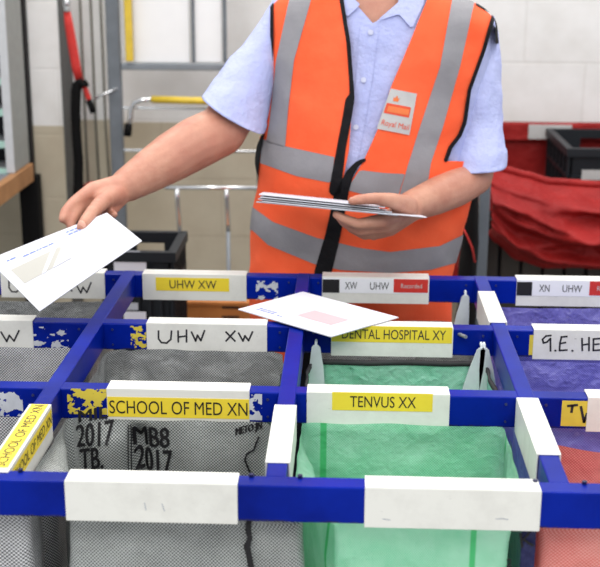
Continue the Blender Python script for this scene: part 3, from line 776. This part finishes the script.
# shirt
NP, NTt = 220, 170
def grid(t0, t1, off, wr, np_=NP, nt=NTt):
    vs = []; par = []
    for i in range(nt+1):
        t = t0+(t1-t0)*i/nt
        for j in range(np_):
            ph = 2*PI*j/np_-PI/2; vs.append(torso(t, ph, off, wr)); par.append((t, ph))
    q = [[i*np_+j, i*np_+(j+1) % np_, (i+1)*np_+(j+1) % np_, (i+1)*np_+j] for i in range(nt) for j in range(np_)]
    return vs, q, par
sv, sq, sp = grid(.6, K-1.0, -.014, .006)
spx = [proj(v) for v in sv]; NECK = [(352, -90), (353.5, 0), (356, 4), (373.5, 24), (398, 4), (404, -90)]
d = [(-sdpoly(p, NECK) if math.sin(a[1]) < .35 else 5) for p, a in zip(spx, sp)]
V, Fc = clip(sv, sq, d); sh = MB(); sh.add(V, Fc, 'shirt')
def sleeve(L, R, Ys, dr, n=40, m_=34):
    vs = []
    def ev(poly, t):
        x = t*(len(poly)-1); i = min(int(x), len(poly)-2); f = x-i; g = lambda k: poly[max(0, min(len(poly)-1, k))]
        return [cr(g(i-1)[q], g(i)[q], g(i+1)[q], g(i+2)[q], f) for q in (0, 1)]
    for i in range(m_+1):
        t = i/m_; Y = Ys[0]+(Ys[1]-Ys[0])*t; r = dr[0]+(dr[1]-dr[0])*t
        l = at(*ev(L, t), Y); rr = at(*ev(R, t), Y); c = (l+rr)/2; h = (rr-l)/2
        for j in range(n):
            a = 2*PI*j/n; p = c+h*math.cos(a)+Vector((0, 1, 0))*(math.sin(a)*r)
            w = noise.fractal(Vector((p.x*9+3, p.y*9, p.z*9)), 1, 2, 3)*.009
            p += (p-c).normalized()*w
            if t > .85: p += (p-c).normalized()*.0026
            vs.append(p)
    # turned-in edge
    cc = sum(vs[-n:], Vector())/n
    vs += [v+(cc-v)*.06-(cc-v).normalized()*0 for v in vs[-n:]]
    vs += [v+(cc-v)*.05+ (sum(vs[-3*n-n:-3*n], Vector())/n-cc)*.9 for v in vs[-n:]]
    return vs, [[i*n+j, i*n+(j+1) % n, (i+1)*n+(j+1) % n, (i+1)*n+j] for i in range(m_+2) for j in range(n)]
v, f = sleeve([(282, -12), (266, 10), (248, 36), (226, 66), (204, 96)], [(298, 44), (283, 74), (275.5, 99), (269, 116), (261.5, 132)], (2.65, 2.52), (.080, .074)); sh.add(v, f, 'shirt')
v, f = sleeve([(432, 10), (442, 60), (446, 110), (447.5, 140), (448.5, 168)], [(494, 16), (499, 50), (502, 100), (504, 135), (505.5, 166)], (2.665, 2.57), (.076, .072)); sh.add(v, f, 'shirt')
shirt = sh.build('shirt', man, True)
BVs = BVHTree.FromPolygons(sv, sq)
def onto(bvh, px, py, off):
    r = ray(px, py).normalized(); h = bvh.ray_cast(CAM, r)
    if h[0] is None: return at(px, py, YT-.11)
    n = h[1]; n = n if n.dot(r) < 0 else -n
    return h[0]+n*off
# collar leaves, front placket, buttons
def patch(px_poly, off, key, vs_, q_, bvh, name, parent, sm=True, thick=.0015, label=None):
    dd = [sdpoly(p, px_poly) if math.sin(a[1]) < -.0 else -9 for p, a in zip(vs_[1], vs_[2])]
    V, Fc = clip(vs_[0], q_, dd)
    mb = MB(); mb.add(V, Fc, key); o = mb.build(name, parent, sm, label); return o
def lifted(t0, t1, off, wr, a0, a1, n, m_):
    """fine patch of the torso surface between two angles, off further out"""
    vs = [torso(t0+(t1-t0)*i/n, a0+(a1-a0)*j/m_, off, wr) for i in range(n+1) for j in range(m_+1)]
    q = [[i*(m_+1)+j, i*(m_+1)+j+1, (i+1)*(m_+1)+j+1, (i+1)*(m_+1)+j] for i in range(n) for j in range(m_)]
    return vs, q, [proj(v) for v in vs]
cv, cq, cpx = lifted(7, K-1.0, -.007, .006, -PI+.3, -.3, 110, 110)
mb = MB()
for poly in ([(340, -40), (341, 6), (347, 17), (357, 8), (360, 4), (353, -2), (351, -40)], [(373.5, 23.5), (386, 18), (399, 14), (412, 29), (424, 3), (424, -40), (400, -40), (398.5, 2)]):
    V, Fc = clip(cv, cq, [sdpoly(p, poly) for p in cpx]); mb.add(V, Fc, 'shirt')
mb.build('collar', shirt, True)
pv, pq, ppx = lifted(2.5, K-3, -.0118, .006, -PI+.6, -.6, 150, 120)
mb = MB(); V, Fc = clip(pv, pq, [sdpoly(p, [(360, 26), (379, 26), (372, 80), (364, 128), (352, 190), (336, 190), (349, 126), (356, 80)]) for p in ppx]); mb.add(V, Fc, 'shirt'); mb.build('button_placket', shirt, True)
for bx, by in ((370.5, 32.5), (363.6, 80), (356, 127)):
    c = onto(BVs, bx, by, .005); mb = MB(); mb.tube([c+Vector((0, .002, 0)), c-Vector((0, .002, -.0004))], .0056, 'button', 14); mb.build('button', shirt)

# vest
vv, vq, vp = grid(.85, K-1.2, 0, .011, 300, 230)
vpx = [proj(v) for v in vv]
P1 = [(271, -90), (271.5, 40), (271, 62), (268.5, 110), (264.5, 136), (200, 139), (200, 480), (308, 480), (325, 276), (339, 200), (349, 150), (352.5, 99), (351, 70), (348, 43), (341, 0), (338, -90)]
P2 = [(428, -90), (427, 0), (405, 54), (391, 87), (378, 129), (364, 160), (352, 180), (341, 196), (326, 276), (308, 480), (560, 480), (560, 163), (446, 161), (451, 147), (465, 124), (470, 90), (484, 50), (492, 22), (496, 8), (496, -90)]
PB = [(271, -90), (271.5, 40), (270, 62), (266, 110), (262, 136), (200, 139), (200, 480), (560, 480), (560, 163), (476, 161), (476, 124), (478, 90), (486, 50), (492, 22), (496, 8), (496, -90)]
def vfield(p, a):
    if math.sin(a[1]) < 0: return max(sdpoly(p, P1), sdpoly(p, P2))
    return sdpoly(p, PB)
V, Fc = clip(vv, vq, [vfield(p, a) for p, a in zip(vpx, vp)])
mb = MB(); mb.add(V, Fc, 'orange'); vest = mb.build('hi_vis_vest', man, True)
BVv = BVHTree.FromPolygons(vv, vq)
def vgrid(off): 
    g, q, a = grid(.85, K-1.2, off, .011, 300, 230); return g, q, a, [proj(v) for v in g]
G1 = vgrid(.0016)
def strips(polys, key, name, front=True, back=False, lab=None, G=G1, parent=vest):
    dd = []
    for p, a in zip(G[3], G[2]):
        s = math.sin(a[1])
        if (s < 0 and front) or (s >= 0 and back): dd.append(max(sdpoly(p, q) for q in polys))
        else: dd.append(-9)
    # stay on the vest cloth
    dd = [min(x, vfield(p, a)) if x > -3 else x for x, p, a in zip(dd, G[3], G[2])]
    V, Fc = clip(G[0], G[1], dd); mb = MB(); mb.add(V, Fc, key); return mb.build(name, parent, True, lab)
strips([[(289, -90), (289, 0), (276, 60), (269, 125), (266, 142), (285, 147.5), (288, 110), (294, 60), (311, 0), (312, -90)]], 'reflect', 'reflective_strip')
strips([[(452, -90), (452, 0), (440, 67), (420, 127), (408, 165), (398, 200), (425, 200), (431, 163), (443, 127), (460, 67), (475, 0), (475, -90)]], 'reflect', 'reflective_strip')
strips([[(262, 139), (284, 146), (334.5, 157), (331, 183), (296, 176), (260, 163)]], 'reflect', 'reflective_strip')
strips([[(360, 170), (384, 173), (405, 174), (398, 197), (370, 196), (346, 190)]], 'reflect', 'reflective_strip')
strips([[(240, 204), (253, 207.5), (273, 222), (317, 238), (360, 248), (390, 252), (440, 246), (463, 235), (490, 218), (490, 245), (459, 262), (430, 270), (390, 273), (340, 270), (314, 264), (268, 245), (253, 231), (240, 225)]], 'reflect', 'reflective_strip', True, True)
# black binding and zip
def trims(paths, name, w=2., off=None, G=None):
    G = G or G2; dd = []
    for p, a in zip(G[3], G[2]):
        dd.append(max(sdline(p, q, w) for q in paths) if math.sin(a[1]) < .1 else -9)
    V, Fc = clip(G[0], G[1], dd); mb = MB(); mb.add(V, Fc, 'trim'); return mb.build(name, vest, True)
G2 = vgrid(.0034)
trims([[(340, -40, 2), (341.5, 0, 2), (348.5, 43, 2), (351.5, 84, 2.2), (352, 97, 2.5), (350, 100, 4.5), (347, 118, 4.5), (341, 150, 4.5), (335, 190, 6)]], 'zip_edge')
trims([[(364, 160, 2), (357, 164, 2.6), (350, 173, 4), (343, 190, 6), (341, 196, 7), (333, 235, 7.5), (323, 272, 8.5), (312, 340, 8.5), (308, 400, 8.5)]], 'zip_placket')
trims([[(271.5, -40), (271.8, 40), (271, 62)]], 'armhole_binding', 1.6)
trims([[(496, 8, 2), (492, 22, 2), (484, 50, 1.8), (469.5, 90, 1.8), (465, 122, 2), (460, 135, 2), (450.5, 147.5, 2), (446, 160, 2)]], 'armhole_binding')
trims([[(262.5, 136, 1.5), (258, 150, 3), (255, 172, 3), (254, 192, 1.2)]], 'side_binding')
trims([[(477, 4, 1.2), (487, 8.5, 2), (494, 12, 2.6), (497, 17, 2.6), (498, 28, 2.4), (497, 42, 2)]], 'armhole_binding')
# badge on the chest
BQ = [(390.6, 88.5), (416.7, 93.6), (409, 134.8), (376.5, 128.5)]
def bq(u, v, off=.0035):
    a = [BQ[0][i]+(BQ[1][i]-BQ[0][i])*u for i in (0, 1)]; b = [BQ[3][i]+(BQ[2][i]-BQ[3][i])*u for i in (0, 1)]
    return onto(BVv, a[0]+(b[0]-a[0])*v, a[1]+(b[1]-a[1])*v, off)
def bpatch(mb, u0, u1, v0, v1, key, off, n=8):
    mb.add([bq(u0+(u1-u0)*i/n, v0+(v1-v0)*j/n, off) for j in range(n+1) for i in range(n+1)], [[j*(n+1)+i, (j+1)*(n+1)+i, (j+1)*(n+1)+i+1, j*(n+1)+i+1] for j in range(n) for i in range(n)], key)
mb = MB(); bpatch(mb, 0, 1, 0, 1, 'badge', .0030)
bpatch(mb, .04, .88, .35, .60, 'badgered', .0036); bpatch(mb, .12, .84, .41, .55, 'badgeora', .0040)
crn = [(.22, .28), (.20, .17), (.25, .21), (.31, .13), (.37, .21), (.42, .17), (.40, .28)]
mb.add([bq(u, v, .0040) for u, v in crn], [list(range(len(crn)))], 'badgeora')
vs, fs, w, h = textgeo('Royal Mail'); mb.add([bq(.08+.86*x/w, .93-.17*y/h, .0040) for x, y in vs], fs, 'badgered')
mb.build('chest_badge', vest, False, 'grey badge with orange crown, red bar and small red lettering')
so = vest.modifiers.new('thickness', 'SOLIDIFY'); so.thickness = .0016; so.offset = -1
# trousers, shoes
tr = MB()
for s in (-1, 1):
    tr.tube([(hipx+s*.085, YT, .86), (hipx+s*.10, YT, .74), (hipx+s*.115, YT+.002, .50), (hipx+s*.12, YT+.025, .25), (hipx+s*.12, YT+.03, .05)], [.112, .108, .085, .075, .076], 'trouser', 24)
tr.build('trousers', man, True)
for s in (-1, 1):
    mb = MB(); mb.capsule((hipx+s*.12, YT+.045, .048), (hipx+s*.143, YT-.16, .042), .047, .041, 'shoe', 18, .9); mb.box((hipx+s*.13-.045, YT-.19, 0), (hipx+s*.13+.045, YT+.085, .022), 'shoe', .01); mb.build('shoe', man, True)

# ------------------------------------------------------------------ background, left
bx = -1.075
bench = empty('workbench', (bx-.4, 3.6, 0), 'wooden edged workbench with a black leg at the left edge', 'workbench')
mb = MB(); mb.box((bx-.9, 3.25, .845), (bx-.028, 4.03, .895), 'woodtop', .002); mb.build('worktop', bench)
mb = MB(); mb.box((bx-.028, 3.25, .835), (bx, 4.03, .897), 'wood', .003); mb.build('edge_strip', bench, label='bare wooden edge strip')
la, lb = at(21, 215, 4.035).x, at(39.5, 215, 4.035).x
for x, y, w_ in ((bx-.85, 3.3, .06), (bx-.1, 3.3, .06), (bx-.85, 3.9, .06)): mb = MB(); mb.box((x, y, 0), (x+w_, y+.06, .846), 'cord', .002); mb.build('leg', bench)
mb = MB(); mb.box((la, 4.03, 0), (lb, 4.085, .85), 'cord', .002); mb.build('leg', bench)
sx = bx-.012
unit = empty('pigeonhole_unit', (sx-.3, 3.9, .8985), 'pale grey pigeonhole shelf unit standing on the workbench', 'shelf unit')
mb = MB(); mb.box((sx-.022, 3.84, .8985), (sx, 4.03, 2.1), 'shelfs', .002); mb.box((sx-.026, 3.835, .8985), (sx+.001, 3.842, 2.1), 'shelf', .001); mb.build('side_panel', unit)
mb = MB(); mb.box((sx-.72, 4.015, .8985), (sx-.022, 4.03, 2.1), 'dark'); mb.build('back_panel', unit)
mb = MB(); mb.box((sx-.74, 3.84, .8985), (sx-.718, 4.03, 2.1), 'shelfs'); mb.build('side_panel', unit)
for py in (172, 145, 113, 82, 50, 19, -12, -44):
    z = at(2, py, 3.84).z; mb = MB(); mb.box((sx-.718, 3.85, z-.006), (sx-.024, 4.014, z+.006), 'shelf'); mb.box((sx-.718, 3.842, z-.011), (sx-.024, 3.852, z+.011), 'shelfe', .001); mb.build('shelf', unit)
# grip strap and coiled cord on the pier
st = empty('hanging_strap', at(66, 5, 4.10), 'red webbing strap with black coiled cord hanging from a hook on the pillar', 'strap')
Yk = 4.085
mb = MB(); mb.tube([at(66, -4, 4.10), at(66.5, 4, Yk), at(67, 11, Yk)], .010, 'hook', 10); mb.ellipsoid(at(66.5, 3, Yk), (.012, .012, .018), 'chrome'); mb.build('wall_hook', st, True)
mb = MB(); mb.tube([at(x, y, Yk) for x, y in ((67, 12), (69, 25), (72.5, 46), (76, 66), (79.5, 82))], [.012, .0155, .0165, .0165, .014], 'strap', 10, .25, Vector((0, 1, 0))); mb.build('strap_band', st, True)
mb = MB(); mb.tube([at(x, y, Yk-.005) for x, y in ((81, 80), (85, 88), (88.5, 98), (90, 103))], [.009, .0095, .0095, .008], 'strap', 10, .35, Vector((0, 1, 0))); mb.build('strap_tail', st, True)
mb = MB(); mb.tube([at(x, y, Yk-.008) for x, y in ((88.5, 100), (91.5, 107), (93.5, 113))], .0115, 'cord', 10, .6, Vector((0, 1, 0))); mb.build('tail_clip', st, True, label='black clip at the strap end')
path = [(84, 85), (81, 81), (77.5, 84), (76, 92), (75.5, 110), (76.5, 135), (78.5, 160), (78.5, 185), (77, 200), (77, 214)]
pp = []
for a, b in zip(path, path[1:]):
    for k in range(14): pp.append(at(a[0]+(b[0]-a[0])*k/14, a[1]+(b[1]-a[1])*k/14, Yk-.012))
hel = []
for i in range(len(pp)*5-5):
    p = pp[i//5].lerp(pp[i//5+1], i % 5/5); an = i*.85; hel.append(p+Vector((math.cos(an)*.0125, math.sin(an)*.0125, 0)))
mb = MB(); mb.tube(hel, .0062, 'cord', 6); mb.tube(pp, [.0085+.0035*math.sin(i*1.9) for i in range(len(pp))], 'cord', 8); mb.build('coiled_cord', st, True, label='black coiled cord')
mb = MB(); mb.tube([at(83, 186, Yk), at(92, 182, Yk), at(95, 190, Yk)], .007, 'strap', 8, .5); mb.build('lower_loop', st, True)
for i, px in enumerate((82.5, 93, 103)):
    a = at(px, 60, 4.262); dx = (px-(81.5, 91.5, 102)[i])
    mb = MB(); mb.tube([(a.x+.006*i, 4.262, .62), (a.x, 4.262, 1.0), (a.x-.002*i, 4.262, 2.6)], .0042, 'cable', 8)
    tag(mb.build('wall_cable', None, True), ('thin vertical cable on the wall nearest the red strap', 'thin vertical cable on the wall, middle one of three', 'thin vertical cable on the wall nearest the grey steel post')[i], 'cable', 'cables running down the wall')
# steel cage trolley
Yc = 4.12
cage = empty('roll_cage', at(150, 240, Yc), 'grey steel frame trolley with yellow bars standing behind the outstretched arm', 'trolley'); cage.location.z = 0
def vpost(px0, px1, py, Y, z0, z1, key, name, par, dep=.03, ob=None):
    a = at(px0, py, Y); b = at(px1, py, Y); mb = MB(); mb.box((a.x, Y, z0), (b.x, Y+dep, z1), key, .004); return mb.build(name, par)
def hbar(px0, px1, py0, py1, Y, key, name, par, dep=.025, bev=.003):
    a = at(px0, py1, Y); b = at(px1, py0, Y); mb = MB(); mb.box((a.x, Y, a.z), (b.x, Y+dep, a.z+abs(at(px0, py0, Y).z-a.z)), key, bev); return mb.build(name, par)
vpost(108.5, 121.5, 100, Yc, 0, 2.3, 'steeld', 'post', cage); vpost(430, 441, 100, Yc, 0, 2.3, 'steeld', 'post', cage)
hbar(121, 432, 63, 70, Yc, 'steel', 'rail', cage)
hbar(121, 432, 106.5, 109, Yc+.01, 'chrome', 'rail', cage, .01, .002); hbar(121, 432, 149, 151.5, Yc+.01, 'chrome', 'rail', cage, .01, .002)
z0 = at(190, 63, Yc).z
vpost(191.3, 194.5, 30, Yc+.005, z0, 2.3, 'steeld', 'upright', cage, .015); vpost(222.5, 226.5, 30, Yc+.005, z0, 2.3, 'steeld', 'upright', cage, .015)
vpost(124.5, 132, 30, Yc-.02, at(128, 61, Yc).z, 2.3, 'ypaint', 'yellow_bar', cage, .02)
a, b = at(195, 62, Yc+.02), at(222, 62, Yc+.02); mb = MB(); mb.box((a.x, Yc+.018, a.z), (b.x, Yc+.024, 2.2), 'board', .002); mb.build('white_panel', cage)
a, b = at(134, 62, Yc+.02), at(190, 62, Yc+.02); mb = MB(); mb.box((a.x, Yc+.018, a.z), (b.x, Yc+.024, 2.2), 'board', .002); mb.build('white_panel', cage)
mb = MB(); mb.tube([at(x, y, Yc-.04) for x, y in ((129, 128), (130.5, 118), (131, 110), (134, 103), (141, 100), (153, 99.5))], .0085, 'chrome', 10); mb.build('handle_bend', cage, True)
mb = MB(); mb.tube([at(152, 99.5, Yc-.04), at(225, 101.5, Yc-.04)], .0125, 'ypaint', 12); mb.build('handle_grip', cage, True, label='yellow handle grip')
mb = MB(); mb.tube([at(128.5, 124, Yc-.04), at(127.5, 136, Yc-.04)], .0135, 'cord', 10); mb.build('handle_end', cage, True)
mb = MB(); mb.tube([at(94, 99, Yc-.03), at(117, 88, Yc-.0)], .0045, 'chrome', 8); mb.build('latch_rod', cage, True)
# chrome handled trolley
Yq = 3.62
ct = empty('handled_trolley', (at(200, 230, Yq).x, Yq, 0), 'chrome handled trolley standing between the black crate and the vest', 'trolley')
a, b = at(165, 187.5, Yq), at(262, 188, Yq)
mb = MB(); mb.tube([a, b], .0065, 'chrome', 12); mb.build('handle', ct, True)
for px in (177, 226.5):
    q = at(px, 189, Yq); mb = MB(); mb.tube([q, q-Vector((0, 0, .03)), q-Vector((0, -.03, .11)), q-Vector((0, -.035, .14))], .0075, 'chrome', 10); mb.tube([q-Vector((0, -.035, .14)), Vector((q.x, Yq+.035, .2))], .0065, 'steel', 10); mb.build('upright', ct, True)
mb = MB(); mb.box((a.x, Yq-.02, .15), (b.x, Yq+.5, .2), 'steeld', .005); mb.build('platform', ct)
for x in (a.x+.05, b.x-.05):
    for y in (Yq+.04, Yq+.44): mb = MB(); mb.tube([(x-.015, y, .07), (x+.015, y, .07)], .07, 'cord', 20); mb.box((x-.02, y-.02, .07), (x+.02, y+.02, .155), 'steel', .003); mb.build('castor', ct)
# ------------------------------------------------------------------ crates
def crate(name, o, sx, sy, h, label, group, holes=True, papers=()):
    root = empty(name, (o[0]+sx/2, o[1]+sy/2, o[2]), label, 'crate', group); x0, y0, z0 = o; x1, y1, z1 = x0+sx, y0+sy, z0+h; t = .008; k = 'blackplastic'
    mb = MB(); mb.box((x0, y0, z0), (x1, y1, z0+.01), k)
    for y in (y0, y1-t):   # walls with hand holes
        hz0, hz1, hx0, hx1 = z1-.075, z1-.03, x0+sx*.28, x1-sx*.28
        mb.box((x0, y, z0), (x1, y+t, hz0), k); mb.box((x0, y, hz1), (x1, y+t, z1), k)
        mb.box((x0, y, hz0), (hx0, y+t, hz1), k); mb.box((hx1, y, hz0), (x1, y+t, hz1), k)
    for x in (x0, x1-t): mb.box((x, y0, z0), (x+t, y1, z1), k)
    n = 6
    for i in range(n+1):
        x = x0+sx*i/n; mb.box((x-.004, y0-.009, z0+.02), (x+.004, y0+.001, z1-.09), k); y = y0+sy*i/n
        mb.box((x1-.001, y-.004, z0+.02), (x1+.009, y+.004, z1-.02), k); mb.box((x0-.009, y-.004, z0+.02), (x0+.001, y+.004, z1-.02), k)
    def ring(d, za, zb, tgt):
        o4 = [(x0-d, y0-d), (x1+d, y0-d), (x1+d, y1+d), (x0-d, y1+d)]; i4 = [(x0+.001, y0+.001), (x1-.001, y0+.001), (x1-.001, y1-.001), (x0+.001, y1-.001)]
        vs = [(x, y, z) for z in (za, zb) for r in (o4, i4) for x, y in r]; fs = []
        for q in range(4):
            r = (q+1) % 4; fs += [[q, r, 8+r, 8+q], [8+q, 8+r, 12+r, 12+q], [12+q, 12+r, 4+r, 4+q], [4+q, 4+r, r, q]]
        tgt.add(vs, fs, k)
    ring(.009, z1-.10, z1-.088, mb); ring(.009, z0+.02, z0+.032, mb)
    mb.build('crate_body', root)
    mb = MB(); ring(.014, z1-.026, z1, mb); mb.build('rim', root)
    for (a, b, c, d2, kk) in papers:
        mb = MB(); mb.box((a, y0-.012, c), (b, y0-.010, d2), kk, .0005); mb.build('paper_label', root)
    return root
Yb = 3.0; a = at(104, 252, Yb); b = at(171, 252, Yb); zt_ = at(150, 251, Yb).z; hC = zt_/3; dC = atz(186, 232, zt_).y-Yb
def pl(p0, p1, q0, q1, k): A = at(p0, q1, Yb-.012); B = at(p1, q0, Yb-.012); return (A.x, B.x, A.z, B.z, k)
pap = [pl(114, 146, 259, 271, 'paper'), pl(122, 140, 251, 258, 'paper2'), pl(124, 146, 312, 324, 'paper'), pl(126, 138, 303, 310, 'paper2')]
for i in range(3):
    z = hC*i
    crate('stacking_crate', (a.x, Yb, z+.0005), b.x-a.x, dC, hC-.001, ('black plastic crate at the foot of the stack behind the rack', 'black plastic crate in the middle of the stack behind the rack', 'black plastic crate with white paper labels topping the stack left of the vest')[i], 'black crates stacked behind the rack', papers=[p for p in pap if z < p[2] < z+hC])
# wooden box behind the gap
Yw = 3.36; a = at(180, 300, Yw); b = at(262, 300, Yw)
wb = empty('wooden_box', ((a.x+b.x)/2, Yw+.1, 0), 'orange brown slatted wooden box seen below the UHW XW label', 'box')
mb = MB(); zt2 = at(200, 301.5, Yw).z
mb.box((a.x, Yw+.012, 0), (b.x, Yw+.20, zt2-.005), 'darkslot'); mb.build('box_core', wb)
n = 9; hh = zt2/n
for i in range(n): mb = MB(); mb.box((a.x-.003, Yw, hh*i+.003), (b.x+.003, Yw+.014, hh*(i+1)-.003), 'ply', .002); mb.build('slat', wb)
for q0 in (307.5, 317): sa = at(222, q0+1, Yw-.001); sb = at(239, q0-1, Yw-.001); mb = MB(); mb.box((sa.x, Yw-.002, sa.z), (sb.x, Yw+.001, sb.z), 'darkslot', .0005); mb.build('hand_slot', wb)
mb = MB(); mb.box((a.x-.005, Yw-.004, zt2-.012), (b.x+.005, Yw+.21, zt2), 'ply', .002); mb.build('lid', wb)
# ------------------------------------------------------------------ red hamper on the right
hp = empty('fabric_hamper', at(560, 280, 3.8), 'large red canvas hamper on a grey frame against the right wall', 'hamper'); hp.location.z = 0
Yb2, Yf = 4.32, 3.62
def curve(pts, x):
    for (xa, ya), (xb, yb_) in zip(pts, pts[1:]):
        if xa <= x <= xb: t = (x-xa)/(xb-xa); t = t*t*(3-2*t)*.5+t*.5; return ya+(yb_-ya)*t
    return pts[-1][1]
rimc = [(486, 163), (505, 170), (525, 175), (550, 182), (600, 185), (640, 180), (680, 172), (720, 160)]
botc = [(486, 232), (495, 243), (515, 260), (547, 268), (600, 269), (720, 260)]
mb = MB(); vs = []; nx, ny = 110, 60
for j in range(ny+1):
    for i in range(nx+1):
        px = 488+(720-488)*i/nx; q = j/ny; a = at(px, curve(rimc, px)+(curve(botc, px)-curve(rimc, px))*q, Yf)
        u = (px-488)/112; w = 0
        for (u0, q0, sl, am, wd) in ((0, .15, .10, .035, .05), (0, .32, .22, .04, .055), (.0, .50, .02, .045, .06), (.0, .68, .22, .04, .06), (.3, .85, .05, .03, .05), (.45, .30, -.22, .035, .05), (.55, .62, -.35, .04, .06)):
            qq = q0+sl*(u-u0)+.03*math.sin(u*5+q0*9); w += am*math.exp(-((q-qq)/wd)**2)*(.35+.65*min(1, abs(u-u0)*2+.2))
        w += noise.fractal(Vector((u*3, q*4, 1)), 1, 2, 3)*.02
        ed = min(1, q*6); vs.append(a+Vector((0, -w*ed-.10*math.sin(PI*q), 0))+Vector((0, .0, 0)))
fs = [[j*(nx+1)+i, (j+1)*(nx+1)+i, (j+1)*(nx+1)+i+1, j*(nx+1)+i+1] for j in range(ny) for i in range(nx)]
mb.add(vs, fs, 'redcloth'); o = mb.build('front_drape', hp, True); so = o.modifiers.new('thickness', 'SOLIDIFY'); so.thickness = .003
mb = MB(); mb.tube([vs[i]+Vector((0, 0, .002)) for i in range(nx+1)], .011, 'redcloth', 10); mb.build('rim_hem', hp, True)
xl = at(487, 150, Yf).x; xr = at(720, 150, Yf).x; zb = at(540, 122, Yb2).z; zb0 = at(540, 141, Yb2-.03).z
mb = MB(); vs = []
for j in range(25):
    for i in range(61):
        x = xl-.06+(xr-xl+.3)*i/60; z = zb-.0+(.35-zb)*j/24; vs.append((x, Yb2+.012*noise.noise(Vector((x*5, z*5, 0))), z))
mb.add(vs, [[j*61+i, (j+1)*61+i, (j+1)*61+i+1, j*61+i+1] for j in range(24) for i in range(60)], 'redcloth'); mb.build('back_drape', hp, True)
mb = MB(); mb.box((xl-.06, Yb2-.03, zb0), (xr+.2, Yb2-.012, zb), 'redcloth', .005); mb.build('back_band', hp)
A = at(528, 139, Yb2-.032); B = at(572, 125, Yb2-.032); mb = MB(); mb.box((A.x, Yb2-.034, A.z), (B.x, Yb2-.0305, B.z), 'badge', .001); mb.build('paper_label', hp, label='white paper label on the rear band')
mb = MB(); vs = []
for j in range(13):
    for i in range(21):
        t = i/20; y = Yf+(Yb2-Yf)*t; zr = at(488, 164, Yf).z*(1-t)+zb*t; vs.append((xl+.004+.012*math.sin(t*9)-.05*t, y, zr+(.55-zr)*j/12))
mb.add(vs, [[j*21+i, (j+1)*21+i, (j+1)*21+i+1, j*21+i+1] for j in range(12) for i in range(20)], 'redcloth'); mb.build('side_drape', hp, True)
pa = at(478.5, 225, 3.42); pb = at(489, 225, 3.42)
mb = MB(); mb.box((pa.x, 3.42, 0), (pb.x, 3.45, 1.0), 'steeld', .004); mb.build('frame_post', hp)
mb = MB(); mb.box((pa.x, 3.43, .05), (xr, Yb2, .10), 'steeld', .004); mb.build('base_frame', hp)
mb = MB()
for i in range(14): x = xl+.0+i*.068; mb.box((x, Yf+.06, .1), (x+.058, Yf+.09, .80), 'darkbrown', .002)
mb.build('lower_slats', hp)
mb = MB(); mb.box((xl, Yf+.092, .1), (xr, Yf+.10, .82), 'dark'); mb.build('backing_panel', hp)
Yk2 = 3.86; c0 = at(567, 148, Yk2); zt3 = c0.z; fl = atz(548.5, 128, zt3)
crate('stacking_crate', (c0.x+.012, Yk2, zt3-.2), .38, max(.2, fl.y-Yk2-.02), .2, 'black plastic crate with white paper labels lying inside the red hamper', None,
      papers=[(at(582, 170, Yk2-.012).x, at(612, 170, Yk2-.012).x, at(582, 180, Yk2-.012).z, at(582, 170, Yk2-.012).z, 'badge')])
# dark bag hung by the post
mb = MB(); vs = []; n = 24; H = 30; c = at(469.5, 235, 3.30)
for i in range(H+1):
    t = i/H; z = at(469, 168, 3.30).z*(1-t)
    hw = .012+.014*math.sin(PI*min(1, t*.6+.15)); yy = .05+.03*math.sin(PI*t)
    for k in range(n):
        an = 2*PI*k/n; p = Vector((c.x+hw*math.cos(an), 3.30+yy*math.sin(an), z)); w = noise.fractal(p*14, 1, 2, 3)*.008; vs.append(p+Vector((math.cos(an)*w, math.sin(an)*w, 0)))
mb.add(vs, [[i*n+k, (i+1)*n+k, (i+1)*n+(k+1) % n, i*n+(k+1) % n] for i in range(H) for k in range(n)]+[list(range(n)), [H*n+k for k in range(n)][::-1]], 'cord')
bg = tag(mb.build('cloth_bag', None, True), 'narrow dark cloth bundle beside the grey post behind the vest', 'bag')
mb = MB(); mb.tube([at(x, y, 3.215) for x, y in ((463, 228), (467, 236), (472, 247), (475, 262))], .006, 'strap', 8, .4); mb.build('red_strap', bg, True)

# ------------------------------------------------------------------ light
def area(name, loc, rot, sx, sy, e, col=(1, 1, 1)):
    l = bpy.data.lights.new(name, 'AREA'); l.shape = 'RECTANGLE'; l.size = sx; l.size_y = sy; l.energy = e; l.color = col
    o = bpy.data.objects.new(name, l); COL.objects.link(o); o.location = loc; o.rotation_euler = rot; return o
area('ceiling_light', (-.9, 2.2, 3.3), (0, 0, 0), .5, 4.5, 42, (1, .98, .95))
area('ceiling_light', (.9, 2.2, 3.3), (0, 0, 0), .5, 4.5, 42, (1, .98, .95))
area('ceiling_light', (0, -.6, 3.1), (math.radians(40), 0, 0), 3, .8, 42, (1, .99, .97))
area('wall_fill', (0, 3.5, 3.2), (math.radians(-25), 0, 0), 4, .3, 22, (1, .98, .95))  # unseen fill lamp, added to brighten the back wall
w = bpy.data.worlds.new('world'); scn.world = w; w.use_nodes = True
w.node_tree.nodes['Background'].inputs[0].default_value = (.93, .96, 1, 1); w.node_tree.nodes['Background'].inputs[1].default_value = .80
scn.view_settings.view_transform = 'Standard'; scn.view_settings.look = 'None'; scn.view_settings.exposure = .05
